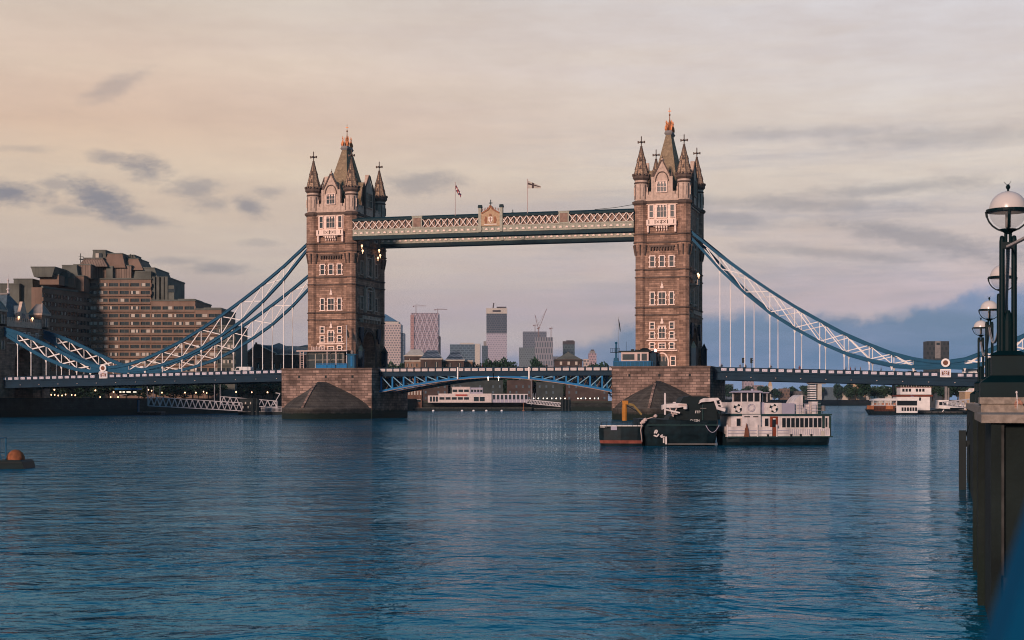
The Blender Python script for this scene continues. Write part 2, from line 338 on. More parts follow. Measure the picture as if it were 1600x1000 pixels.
# ------------------------------------------------------------------ the bridge
bridge=tag(empty('bascule_bridge',(0,0,0)),'bridge with two brown stone Gothic towers, high walkways and blue suspension chains','bridge')
T=41.15
def arc(cx,cz,hw,z0,z1,n=7):
    # pointed arch outline from left springing to right springing
    pts=[]
    for i in range(n+1):
        t=i/n; a=t*math.pi/2; pts.append((cx-hw*math.cos(a)**.85 if i<n else cx, z0+(z1-z0)*math.sin(a)**1.15))
    return pts+[(2*cx-x,z) for x,z in reversed(pts[:-1])]
def win(mb,c,z0,wd,h,lights,rows=1,face='f',pl=-10.5,fr=.24,arch=False,quoin=True,d=.28):
    # stone frame (0), glass (1), mullions (2) on the front (f: -y) or side (s: +x / S: -x) wall
    def B(a0,a1,z0_,z1_,o0,o1,m):
        if face=='f': mb.box(a0,a1,pl-o1,pl-o0,z0_,z1_,m)
        elif face=='b': mb.box(a0,a1,pl+o0,pl+o1,z0_,z1_,m)
        elif face=='s': mb.box(pl+o0,pl+o1,a0,a1,z0_,z1_,m)
        else: mb.box(pl-o1,pl-o0,a0,a1,z0_,z1_,m)
    x0=c-wd/2; x1=c+wd/2
    B(x0-fr,x0,z0-fr,z0+h+fr,0,d,0); B(x1,x1+fr,z0-fr,z0+h+fr,0,d,0)
    B(x0,x1,z0-fr,z0,0,d+.04,0); B(x0,x1,z0+h,z0+h+fr,0,d+.02,0)
    B(x0,x1,z0,z0+h,.01,.03,1)
    for i in range(1,lights): B(x0+wd*i/lights-.05,x0+wd*i/lights+.05,z0,z0+h,.03,.16,0)
    for i in range(1,rows+1):
        if i<=rows-1 or rows==1: 
            zz=z0+h*(i/rows if rows>1 else .55); B(x0,x1,zz-.05,zz+.05,.03,.15,0)
    if quoin:
        k=int((h+2*fr)/.55)
        for i in range(k):
            if i%2==0:
                za=z0-fr+i*.55
                B(x0-fr-.16,x0-fr,za,za+.3,0,d-.05,0); B(x1+fr,x1+fr+.16,za,za+.3,0,d-.05,0)
    if arch:
        for i in range(lights):
            a=x0+wd*i/lights; b=x0+wd*(i+1)/lights
            B(a+.04,a+.2,z0+h-.45,z0+h,.03,.14,0); B(b-.2,b-.04,z0+h-.45,z0+h,.03,.14,0)
def build_tower(x0,label):
    t=MB()
    A=arc(0,0,4.4,17.2,21.6)
    poly=[(-10.5,12.3),(-4.4,12.3)]+A+[(4.4,12.3),(10.5,12.3),(10.5,50.6),(-10.5,50.6)]
    t.prism(poly,-5.7,5.7,'x',0)
    # archway hood mouldings
    for s in (1,-1):
        for k,(o,pr) in enumerate(((.0,.35),(.55,.2))):
            q=[(a*(4.4+o+.3)/4.4,(z-17.2)*(4.4+o+.3)/4.4+17.2) for a,z in A]
            for (a,z),(b,z2) in zip(q,q[1:]): t.bar((s*(5.7+pr/2),a,z),(s*(5.7+pr/2),b,z2),pr,.4,3)
        for sy in (1,-1):
            for k in range(3):
                t.cyl(s*(5.75),sy*(4.75+k*.6),12.3,17.4,.2,6,3)
    # string courses
    def band(z,h,pr,m=3):
        t.box(-5.7-pr,5.7+pr,-10.5-pr,10.5+pr,z-h/2,z+h/2,m)
    for z in (24.3,26.0,33.0,34.8,41.1,43.0): band(z,.34,.22)
    band(50.45,.6,.5); band(49.95,.35,.28,1)
    # corbel table over the third storey
    for s in (-1,1):
        for i in range(9):
            x=-2.6+i*.65; t.box(x-.17,x+.17,s*10.5,s*11.0,39.3,40.0,3)
        t.box(-2.9,2.9,*sorted((s*10.5,s*11.05)),40.0,40.35,3)
    # crenellated parapets between the turrets
    for s in (-1,1):
        t.box(-4,4,*sorted((s*10.25,s*10.75)),50.75,52.2,1)
        for x in (-3.5,-2.7,2.7,3.5): t.box(x-.3,x+.3,*sorted((s*10.25,s*10.75)),52.2,52.9,1)
        t.box(*sorted((s*5.5,s*5.95)),-8.4,8.4,50.75,52.2,1)
        for i in range(17):
            y=-8+i; 
            if abs(y)>3.4: t.box(*sorted((s*5.5,s*5.95)),y-.28,y+.28,52.2,52.9,1)
    o=t.build('bridge_tower',[M['stone'],M['stone2'],M['glass'],M['dark_stone']],bridge,(x0,0,0)); o['label']=label
    # turrets
    tb=MB()
    tb.lathe([(1.38,12.3),(1.38,37.6),(1.72,40.9),(1.72,50.2)],n=8,rot=.5)
    for z in (24.3,26,33,34.8): tb.lathe([(1.42,z-.17),(1.6,z-.1),(1.6,z+.1),(1.42,z+.17)],n=8,rot=.5,m=2)
    for z in (41.1,43.0): tb.lathe([(1.74,z-.17),(1.95,z-.1),(1.95,z+.1),(1.74,z+.17)],n=8,rot=.5,m=2)
    for k in range(8):
        a=2*math.pi*(k+.5)/8+math.pi/8
        tb.bar((1.42*math.cos(a),1.42*math.sin(a),38.2),(1.85*math.cos(a),1.85*math.sin(a),40.6),.25,.3,2)
    tb.lathe([(1.75,49.8),(2.15,50.2),(2.2,50.6),(1.6,50.9)],n=8,rot=.5,m=2)
    tb.lathe([(1.58,50.7),(1.58,55.6)],n=16,m=1,smooth=True)
    for k in range(8):
        a=2*math.pi*k/8; tb.bar((1.6*math.cos(a),1.6*math.sin(a),51.2),(1.6*math.cos(a),1.6*math.sin(a),54.6),.12,.2,2)
        tb.bar((1.62*math.cos(a+.39),1.62*math.sin(a+.39),52),(1.62*math.cos(a+.39),1.62*math.sin(a+.39),54),.3,.06,1)
    tb.lathe([(1.62,54.8),(1.75,55),(1.62,55.2)],n=16,m=2)
    sp=MB()
    sp.lathe([(1.6,55.6),(2.05,56.1),(2.05,56.7),(1.75,56.9)],n=8,rot=.5,m=1)
    for k in range(16):
        a=2*math.pi*k/16; sp.box(2.0*math.cos(a)-.16,2.0*math.cos(a)+.16,2.0*math.sin(a)-.16,2.0*math.sin(a)+.16,56.7,57.15,1)
    sp.lathe([(1.72,56.9),(.16,63.5)],n=8,rot=.5)
    for k in range(8):
        a=2*math.pi*(k+.5)/8; sp.bar((1.74*math.cos(a),1.74*math.sin(a),56.9),(.2*math.cos(a),.2*math.sin(a),63.4),.14,.14,1)
    for k in range(4):
        a=math.pi/2*k+.0; 
        for zz,rr in ((58.2,1.3),(60.2,.85)):
            sp.frus(rr*math.cos(a),rr*math.sin(a),zz,zz+.9,.28,.28,.03,.03,1)
    sp.lathe([(.2,63.3),(.32,63.6),(.12,63.8),(.12,65.9),(.02,66.1)],n=6,m=1)
    sp.box(-.75,.75,-.12,.12,64.5,64.8,1); sp.box(-.12,.12,-.75,.75,64.5,64.8,1)
    for a in (-.75,.75): sp.box(a-.12,a+.12,-.17,.17,64.38,64.92,1)
    tur=tb.build('turret',[M['stone'],M['stone2'],M['dark_stone']],o,(-5.02,-9.72,0))
    spo=sp.build('spire',[M['spire'],M['dark_stone']],o,(-5.02,-9.72,0))
    for (a,b) in ((5.02,-9.72),(5.02,9.72),(-5.02,9.72)):
        for q in (tur,spo):
            c=q.copy(); col.objects.link(c); c.parent=o; c.location=(a,b,0)
    # main roof
    r=MB(); r.frus(0,0,50.7,67.4,3.7,8.9,.62,1.9); r.build('roof',M['slate'],o)
    r=MB(); r.frus(0,0,67.4,67.9,.7,2.0,1.0,2.2,0); r.frus(0,0,67.9,68.5,.9,2.1,.75,1.9,0)
    for s in (-1,1):
        for k in range(5): r.lathe([(.07,68.5),(.12,68.9),(.03,69.6)],s*.8,-1.8+k*.9,0,6,1)
    r.build('roof_platform',[M['lead'],M['gold']],o)
    r=MB()
    r.lathe([(.42,68.5),(.5,69.3),(.34,70),(.3,70.6),(.12,71.4),(.08,72.2),(.24,72.5),(.06,72.8),(.05,74.2)],n=8)
    for a in (-.62,.62):
        for b in (-1.5,-.6,.6,1.5): r.lathe([(.17,68.5),(.22,69.4),(.06,70.2),(.13,70.45),(.02,71.1)],a,b,0,6)
    r.box(-.35,.35,-.05,.05,73.3,73.5); r.build('crown_finial',M['gold'],o)
    # dormer gables, front/back and both sides
    for s in (-1,1):
        g=MB(); y0,y1=sorted((s*9.6,s*10.72))
        P=[(-2.2,50.7),(-2.2,56.3),(-1.75,56.3),(-1.75,57.0),(-.35,59.6),(-.2,60.5),(.2,60.5),(.35,59.6),(1.75,57.0),(1.75,56.3),(2.2,56.3),(2.2,50.7)]
        g.prism(P,y0,y1,'y',0)
        g.prism([(-1.75,50.7),(-1.75,56.2),(0,58.8),(1.75,56.2),(1.75,50.7)],*sorted((s*4.0,s*9.6)),'y',1)
        yo=s*10.72
        for (a,b),(c,d) in (((-1.9,56.6),(-.1,60.2)),((1.9,56.6),(.1,60.2))): g.bar((a,yo+s*.08,b),(c,yo+s*.08,d),.2,.3,2)
        q=arc(0,0,1.5,55.2,57.4)
        for (a,b),(c,d) in zip(q,q[1:]): g.bar((a,yo+s*.08,b),(c,yo+s*.08,d),.2,.22,2)
        for a in (-2.2,2.2): g.frus(a,s*10.3,56.3,57.9,.25,.25,.04,.04,2); g.box(a-.3,a+.3,*sorted((s*9.9,s*10.8)),50.7,56.3,0)
        g.lathe([(.1,60.4),(.22,60.7),(.05,61.0),(.03,61.5)],0,s*10.3,0,6,2)
        g.build('gable',[M['stone2'],M['slate'],M['dark_stone']],o)
        if s==-1:
            wb=MB(); win(wb,0,52.8,2.1,2.3,3,2,'f',-10.72,.2,True,False); wb.build('window',[M['pink'],M['glass']],o)
        g=MB(); x0_,x1_=sorted((s*5.0,s*6.0))
        P=[(-3.1,50.7),(-3.1,57.3),(-2.2,57.3),(-2.2,58),(-.9,59.4),(-.3,61.2),(.3,61.2),(.9,59.4),(2.2,58),(2.2,57.3),(3.1,57.3),(3.1,50.7)]
        g.prism(P,x0_,x1_,'x',0)
        g.prism([(-2.4,50.7),(-2.4,57.0),(0,59.4),(2.4,57.0),(2.4,50.7)],*sorted((s*1.2,s*5.0)),'x',1)
        for a in (-3.1,3.1): g.box(*sorted((s*5.4,s*6.25)),a-.35,a+.35,50.7,57.7,2); g.frus(s*5.8,a,57.7,59,.3,.3,.04,.04,2)
        for (a,b),(c,d) in (((-2.8,57.6),(-.3,60.9)),((2.8,57.6),(.3,60.9))): g.bar((s*6.06,a,b),(s*6.06,c,d),.2,.3,2)
        g.build('gable',[M['stone2'],M['slate'],M['dark_stone']],o)
        wb=MB(); win(wb,0,52.9,3.2,3.4,4,2,'s' if s>0 else 'S',s*6.0,.22,True,False); wb.build('window',[M['stone2'],M['glass']],o)
    # front windows
    def W(*a,**k):
        wb=MB(); win(wb,*a,**k); return wb.build('window',[M['pink'],M['glass']],o)
    # top storey: one stone bay
    fb=MB(); fb.box(-3.3,3.3,-10.75,-10.5,46.3,50.0); 
    fb.build('window_bay',M['pink'],o)
    W(0,46.9,2.15,2.75,3,2,pl=-10.75,fr=.22,arch=True,quoin=False)
    for a in (-2.45,2.45): W(a,46.9,.8,2.75,1,2,pl=-10.75,fr=.2,quoin=False)
    bl=MB(); bl.box(-3.5,3.5,-11.6,-10.5,44.95,45.25); bl.box(-3.5,3.5,-11.6,-11.4,45.25,46.3)
    for i in range(3): bl.lathe([(.28,0),(.28,.06)],0,0,0,4,1)
    for a in (-2.9,-1.45,0,1.45,2.9): bl.box(a-.09,a+.09,-11.68,-11.6,45.3,46.2,1)
    for a in (-.8,0,.8): 
        bl.bar((a-.3,-11.63,45.45),(a+.3,-11.63,46.05),.06,.1,1); bl.bar((a-.3,-11.63,46.05),(a+.3,-11.63,45.45),.06,.1,1)
    for a in (-1.2,-.6,0,.6,1.2): bl.box(a-.16,a+.16,-11.35,-10.5,44.3,44.95); bl.box(a-.12,a+.12,-11.0,-10.5,43.75,44.3)
    for a in (-3.2,3.2): bl.box(a-.2,a+.2,-11.3,-10.5,43.4,44.95)
    bl.box(-1.9,1.9,-11.2,-10.5,44.75,44.95)
    bl.build('balcony',[M['pink'],M['dark_stone']],o)
    for a in (-2.25,0,2.25): W(a,35.5,.95,2.35,1,2)
    W(0,26.7,1.5,2.75,2,2); 
    for a in (-2.25,2.25): W(a,26.7,.8,2.75,1,2)
    W(0,18.9,1.35,2.6,2,2,arch=True)
    for a in (-2.3,2.3):
        W(a,21.1,.85,1.35,1,1,quoin=False); W(a,18.9,.85,1.35,1,1); W(a,16.5,.85,1.25,1,1)
    W(0,16.5,1.35,1.1,2,1)
    for a in (-2.6,2.6): W(a,12.6,.9,1.9,1,1,quoin=False)
    tr=MB()
    for z in (18.35,16.0): tr.box(-3.6,3.6,-10.8,-10.5,z-.14,z+.14)
    for z in (22.2,30.4):
        tr.box(-.35,.35,-10.75,-10.5,z,z+.5); tr.box(-.2,.2,-10.75,-10.5,z+.5,z+1.0); tr.frus(0,-10.62,z+1.0,z+1.7,.12,.1,.03,.03)
    q=arc(0,0,1.5,13.4,15.4)
    for (a,b),(c,d) in zip(q,q[1:]): tr.bar((a,-10.62,b),(c,-10.62,d),.24,.3)
    for a in (-1.5,1.5): tr.box(a-.15,a+.15,-10.75,-10.5,12.3,13.4)
    for a in (-.75,0,.75): tr.box(a-.05,a+.05,-10.64,-10.5,13.5,15)
    tr.build('stone_trim',M['pink'],o)
    d=MB(); d.box(-1.3,1.3,-10.56,-10.5,12.3,14.6); d.build('door',M['glass'],o)
    # side windows
    for s,f in ((1,'s'),(-1,'S')):
        def S(*a,**k):
            wb=MB(); win(wb,*a,**dict(k,face=f,pl=s*5.7)); return wb.build('window',[M['stone2'],M['glass']],o)
        if s==1 or True:
            S(0,35.6,3.0,4.4,3,3,fr=.3,arch=True,quoin=False,d=.5)
            S(0,27.2,3.4,4.6,3,3,fr=.3,arch=True,quoin=False,d=.5)
            for a in (-5,5): S(a,35.8,1.5,3.2,2,2,quoin=False); S(a,27.2,1.7,3.0,2,2,quoin=False); S(a,44.6,1.7,3.4,2,2,quoin=False)
        b=MB()
        for c in (-2.9,2.9):
            for z in (26.4,35.0): b.box(*sorted((s*5.7,s*6.4)),c-.28,c+.28,z,z+5.6,0); b.frus(s*6.05,c,z+5.6,z+6.7,.33,.26,.03,.03,0)
        for z in (31.9,):
            q=arc(0,0,2.1,z,z+1.0,5)
            for (a,b1),(c,d1) in zip(q,q[1:]): b.bar((s*6.0,a,b1),(s*6.0,c,d1),.5,.3,0)
        b.box(*sorted((s*5.7,s*6.9)),-6.3,6.3,24.6,24.85,0)
        for i in range(13): b.box(*sorted((s*6.6,s*6.85)),-6+i-.3,-6+i+.3,24.85,25.5,0)
        for i in range(7): b.box(*sorted((s*5.7,s*6.7)),-6+2*i-.2,-6+2*i+.2,23.8,24.6,0)
        b.build('side_trim',M['stone2'],o)
        # blue ironwork brackets and portal kiosks beside the archway
        for c in (-6.1,6.1):
            b=MB(); b.prism([(c-1.1,22.6),(c+1.1,22.6),(c+1.1,20.4),(c,18.8),(c-1.1,20.4)],*sorted((s*6.1,s*6.5)),'x',0); b.box(*sorted((s*5.6,s*6.1)),c-.3,c+.3,20,22.2,0)
            b.build('shield',M['dblue'],o)
        if s>0:
            for c in (-8.3,8.3):
                b=MB(); b.box(*sorted((s*6.4,s*7.6)),c-.7,c+.7,12.3,16.6,0); b.box(*sorted((s*6.3,s*7.7)),c-.8,c+.8,16.6,16.9,1); b.frus(s*7.0,c,16.9,18.2,.6,.6,.05,.05,1)
                b.build('portal_kiosk',[M['dblue'],M['teal']],o)
    return o
tw1=build_tower(-T,'left stone tower of the bridge, farther from the viewer')
tw2=copy_tree(tw1,bridge,(T,0,0)); tw2['label']='right stone tower of the bridge, nearer to the viewer'
# lamps that are lit on the towers
def lit(parent,pts,mt='lamp',r=.28,name='flood_lamp'):
    for p in pts:
        b=MB(); b.lathe([(.06,-.7),(.06,-.3),(r*.5,-r),(r,0),(r*.7,r*.8),(.05,r*1.1)],n=8,smooth=True); b.build(name,M[mt],parent,p)
lit(tw1,[(6.9,-7.5,42.6),(6.9,-7.0,41.4),(6.9,4.6,42.6),(6.9,5.4,41.4),(6.9,3.8,40.6)],'lamp',.27)
b=MB(); b.box(5.7,7.6,-5.5,-2.5,31.4,31.8); b.box(7.4,7.6,-5.5,-2.5,31.8,32.7); b.prism([(5.7,31.4),(7.3,31.4),(5.7,29.6)],-4.8,-3.2,'y'); b.build('side_balcony',M['stone2'],tw2)
lit(tw2,[(7.5,-4.8,34.0),(7.5,-3.4,33.8)],'lamp',.26)
b=MB(); b.cyl(-1.15,-12.6,12.3,15.5,.09,8,0); b.lathe([(.12,15.5),(.3,15.75),(.3,16.1),(.1,16.3)],-1.15,-12.6,0,10,1); b.build('lamp_post',[M['dgreen'],M['lampr']],tw2)
# piers
def pier(x0,xa,xb,label):
    b=MB()
    b.prism([(xa,-14),(xb,-14),(xb,12),(xa,12)],-4,12.3,'z',0)
    b.box(xa-.2,xb+.2,-14.2,12.2,11.95,12.25,1)
    b.box(xa-.1,xb+.1,-14.1,12.1,10.9,11.05,1)
    for x in (-7,0,7): b.box(x0+x-.25,x0+x+.25,-14.06,-13.9,9.9,10.5,2)
    hw=(xb-xa)/2; cx=(xa+xb)/2
    def ring(z,wd,pr,y,s):
        pts=[]
        n=8
        for i in range(-n,n+1):
            t=i/n; x=cx+wd*t; pts.append((x, y+s*pr*(1-abs(t)**1.6), z))
        return pts
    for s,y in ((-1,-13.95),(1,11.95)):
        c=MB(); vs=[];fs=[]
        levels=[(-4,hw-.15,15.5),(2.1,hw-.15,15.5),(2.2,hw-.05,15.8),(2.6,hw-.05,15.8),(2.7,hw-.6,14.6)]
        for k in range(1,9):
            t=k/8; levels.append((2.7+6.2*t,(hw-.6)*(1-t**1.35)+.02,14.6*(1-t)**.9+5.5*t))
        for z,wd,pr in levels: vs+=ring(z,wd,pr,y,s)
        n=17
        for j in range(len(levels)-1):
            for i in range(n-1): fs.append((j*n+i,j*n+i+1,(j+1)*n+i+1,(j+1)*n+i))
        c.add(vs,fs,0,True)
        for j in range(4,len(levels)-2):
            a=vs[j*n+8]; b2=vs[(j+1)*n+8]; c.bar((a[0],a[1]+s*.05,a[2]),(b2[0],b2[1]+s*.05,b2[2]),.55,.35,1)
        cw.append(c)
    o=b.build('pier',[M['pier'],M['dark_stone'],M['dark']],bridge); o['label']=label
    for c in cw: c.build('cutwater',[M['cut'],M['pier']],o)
    cw.clear(); return o
cw=[]
pier(-T,-52.8,-29.2,'stone pier under the left tower')
pier(T,30.0,52.8,'stone pier under the right tower')
# high level walkways
def walkway(y0,y1,label):
    b=MB(); X0,X1=-35.3,35.3
    if y0<0: X0,X1=-35.2,34.6
    b.box(X0,X1,y0+.1,y1-.1,44.7,46.1,0)                       # cream band core
    for f in (y0,y1-.12): b.box(X0,X1,f,f+.12,45.9,46.2,0); b.box(X0,X1,f,f+.12,44.6,44.85,0)
    o=b.build('walkway',[M['band']],bridge); o['label']=label
    b=MB(); n=46
    for i in range(n):
        x=X0+(X1-X0)*(i+.5)/n
        for f in (y0-.02,y1-.06): b.box(x-.5,x+.5,f,f+.08,45.05,45.7,0); b.prism([(x-.36,45.1),(x+.36,45.1),(x+.25,45.4),(x,45.55),(x-.25,45.4)],f-.05,f+.13,'y',1)
    b.build('band_ornament',[M['band'],M['pink']],o)
    b=MB(); b.box(X0,X1,y0,y1,43.7,44.55,0); b.build('bottom_chord',M['teal'],o)
    b=MB(); b.box(X0,X1,y0,y1,48.2,48.75,0)
    for i in range(60):
        x=X0+(X1-X0)*i/59; b.box(x-.06,x+.06,y0-.05,y0,48.3,48.7,0)
    b.prism([(y0+.1,48.75),(y1-.1,48.75),((y0+y1)/2,49.25)],X0,X1,'x',0)
    b.build('top_chord',M['teal'],o)
    b=MB(); b.box(X0,X1,y0+.45,y1-.45,46.15,48.2,0)
    for i in range(47):
        x=X0+(X1-X0)*i/46; b.box(x-.1,x+.1,y0+.35,y1-.35,46.15,48.2,1)
    b.build('inner_wall',[M['wpanel'],M['teal']],o)
    segs=[(X0,-19.8),(-17.2,-2.9),(2.6,16.7),(19.2,X1)]
    for f in (y0+.04,y1-.12):
        for sg in segs:
            b=MB(); k=max(1,round((sg[1]-sg[0])/1.65)); s=(sg[1]-sg[0])/k
            for i in range(k):
                a=sg[0]+i*s
                for (p,q,oy) in (((a,46.15),(a+s,48.25),0),((a,48.25),(a+s,46.15),.05)):
                    b.bar((p[0],f+oy,p[1]),(q[0],f+oy,q[1]),.08,.17)
            b.build('lattice',M['lat'],o)
    for c in (-18.5,17.95):
        b=MB(); b.box(c-1.25,c+1.25,y0-.1,y1+.1,46.1,48.9,0); b.box(c-.95,c+.95,y0-.14,y0-.1,46.4,48.5,1); b.box(c-1.35,c+1.35,y0-.16,y1+.16,48.8,49.0,0)
        b.lathe([(.1,0),(.55,.02),(.1,.05)],0,0,0,8,0)
        b.build('panel',[M['band'],M['wpanel']],o)
    b=MB()
    b.prism([(-2.3,46.0),(-2.3,49.2),(-1.2,49.7),(-.55,50.3),(-.3,50.8),(.3,50.8),(.55,50.3),(1.2,49.7),(2.3,49.2),(2.3,46.0)],y0-.15,y0+.5,'y',0)
    for a in (-2.65,2.65): b.box(a-.35,a+.35,y0-.25,y0+.6,44.7,50.4,1); b.box(a-.45,a+.45,y0-.35,y0+.7,50.4,50.8,2); b.box(a-.4,a+.4,y0-.3,y0+.65,50.8,51.1,2)
    for (p,q) in (((-2.2,49.1),(-.5,50.0)),((-.5,50.0),(0,50.9)),((2.2,49.1),(.5,50.0)),((.5,50.0),(0,50.9))): b.bar((p[0],y0-.22,p[1]),(q[0],y0-.22,q[1]),.2,.35,3)
    # shield with supporters in relief
    b.prism([(-.55,48.2),(.55,48.2),(.55,47.4),(0,46.7),(-.55,47.4)],y0-.27,y0-.15,'y',4)
    b.box(-.09,.09,y0-.31,y0-.27,46.95,48.1,3); b.box(-.45,.45,y0-.31,y0-.27,47.6,47.75,3)
    for s in (-1,1):
        b.prism([(s*.75,46.7),(s*1.25,46.6),(s*1.55,47.4),(s*1.2,48.4),(s*.8,48.0),(s*.95,47.4)],y0-.24,y0-.15,'y',3)
        for k in range(4): b.lathe([(.05,49.9-.1*k),(.1,50.3-.1*k),(.02,50.6-.1*k)],s*(.8+.4*k),y0,0,5,3)
    b.prism([(-.3,48.4),(.3,48.4),(.2,48.9),(-.2,48.9)],y0-.27,y0-.15,'y',3)
    b.box(-1.6,1.6,y0-.24,y0-.15,46.3,46.5,4)
    b.box(-.09,.09,y0,y0+.15,50.8,52.3,2); b.box(-.42,.42,y0,y0+.15,51.4,51.6,2)
    b.build('crest_panel',[M['wpanel2'],M['band'],M['teal'],M['red2'],M['lat']],o)
    return o
M['wpanel2']=mat('crest_ground',(.46,.31,.19),.7,.2,2); M['red2']=mat('crest_red',(.30,.12,.06),.6,.2,2)
wk=walkway(-11.4,-8.3,'near high level walkway between the towers with white lattice sides')
walkway(8.3,11.4,'far high level walkway, seen below the near one')
b=MB(); b.tube([(34.5,-9.8,50.2),(30,-9.8,49.6),(25,-9.8,49.3)],.06); b.build('stay_cable',M['dark'],wk)
# chains
UP=[(47.0,44.1),(48.6,42.7),(54.4,37.8),(60.1,33.5),(65.8,29.5),(71.4,25.8),(77,22.5),(82.4,19.5),(87.9,17.0),(92.8,15.0),(97.5,13.7),(101,13.1),(104.4,12.9)]
LO=[(47.0,42.6),(48.6,41.2),(54.4,34.6),(60.1,29.1),(65.8,24.4),(71.4,20.8),(77,17.6),(82.4,15.2),(87.9,13.5),(92.8,12.4),(97.5,11.95),(101,12.0),(104.4,12.2)]
UP2=[(104.4,12.9),(108.5,13.5),(112.5,15.0),(117,16.9),(121.5,18.9),(126,20.8),(130,22.2),(134.3,23.4)]
LO2=[(104.4,12.2),(108.5,12.0),(112.5,12.5),(117,13.7),(121.5,15.4),(126,17.6),(130,19.8),(134.3,22.2)]
def chain(s,y,label):
    b=MB()
    for P in (UP,LO):
        for (a,c),(d,e) in zip(P,P[1:]): 
            b.bar((s*a,y,c),(s*d,y,e),.6,.46,0)
            b.bar((s*a,y,c+.32),(s*d,y,e+.32),.8,.12,0); b.bar((s*a,y,c-.32),(s*d,y,e-.32),.8,.12,0)
    for i in (9,10,11): b.prism([(s*UP[i][0],UP[i][1]),(s*UP[i+1][0],UP[i+1][1]),(s*LO[i+1][0],LO[i+1][1]),(s*LO[i][0],LO[i][1])],y-.15,y+.15,'y',0) if i>9 else None
    o=b.build('suspension_chain',[M['blue']],bridge); o['label']=label
    b=MB()
    for P,Q in ((UP,LO),):
        for i in range(2,11):
            u0,l0,u1,l1=P[i],Q[i],P[i+1],Q[i+1]
            b.bar((s*u0[0],y,u0[1]),(s*l0[0],y,l0[1]),.17,.17)
            if i<10:
                b.bar((s*u0[0],y-.1,u0[1]-.2),(s*l1[0],y-.1,l1[1]+.2),.1,.2); b.bar((s*l0[0],y+.1,l0[1]+.2),(s*u1[0],y+.1,u1[1]-.2),.1,.2)
        b.bar((s*P[2][0],y,P[2][1]-.3),(s*50.5,y,(P[1][1]+Q[1][1])/2-1.3),.1,.24); b.bar((s*Q[2][0],y,Q[2][1]+.3),(s*51.3,y,39.6),.1,.22)
    b.build('bracing',M['white'],o)
    b=MB()
    for P in (UP2,LO2):
        for (a,c),(d,e) in zip(P,P[1:]):
            b.bar((s*a,y,c),(s*d,y,e),.62,.62,0)
            b.bar((s*a,y,c+.38),(s*d,y,e+.38),.8,.14,0); b.bar((s*a,y,c-.38),(s*d,y,e-.38),.8,.14,0)
    for i in (0,6): b.prism([(s*UP2[i][0],UP2[i][1]),(s*UP2[i+1][0],UP2[i+1][1]),(s*LO2[i+1][0],LO2[i+1][1]),(s*LO2[i][0],LO2[i][1])],y-.15,y+.15,'y',0)
    o2=b.build('short_chain',[M['blue']],o)
    b=MB()
    for i in range(1,7):
        u0,l0,u1,l1=UP2[i],LO2[i],UP2[i+1],LO2[i+1]
        b.bar((s*u0[0],y,u0[1]),(s*l0[0],y,l0[1]),.17,.17)
        if i<6: b.bar((s*u0[0],y-.1,u0[1]-.2),(s*l1[0],y-.1,l1[1]+.2),.1,.3); b.bar((s*l0[0],y+.1,l0[1]+.2),(s*u1[0],y+.1,u1[1]-.2),.1,.3)
    b.build('bracing',M['white'],o)
    b=MB()
    b.lathe([(.95,0),(.95,.5)],n=20); q=b.v; b.v=[(s*104.4+v[0],y-.45-v[2] if y<0 else y+.45+v[2],12.75+v[1]) for v in q]; b.m=[0]*len(b.f)
    c=MB(); c.lathe([(.55,0),(.55,.56)],n=16); b.add([(s*104.4+v[0],y-.45-v[2] if y<0 else y+.45+v[2],12.75+v[1]) for v in c.v],c.f,1)
    b.build('pin_boss',[M['white'],M['wood']],o)
    hx=[54.4,60.1,65.8,71.4,77,82.4,87.9,92.8,97.5]; zl=dict(LO)
    for x in hx:
        zd=11.2; b=MB(); b.bar((s*x,y,zd),(s*x,y,zl[x]-.3),.17,.17); b.frus(s*x,y,zl[x]-1.1,zl[x]-.35,.1,.1,.3,.2); b.build('hanger',M['white'],o)
    zl=dict(LO2)
    for x in (108.5,112.5,117,121.5,126,130):
        b=MB(); b.bar((s*x,y,10.4),(s*x,y,zl[x]-.3),.17,.17); b.frus(s*x,y,max(zl[x]-1.1,10.9),zl[x]-.35,.1,.1,.32,.2); b.build('hanger',M['white'],o)
M['wood']=mat('varnished_brown',(.16,.06,.035),.6,.2,1)
chain(-1,-9.2,'near left suspension chain, blue with white bracing')
chain(-1,9.2,'far left suspension chain, lower in view than the near left one')
chain(1,-9.2,'near right suspension chain, blue with white bracing')
chain(1,9.2,'far right suspension chain behind the near right one')
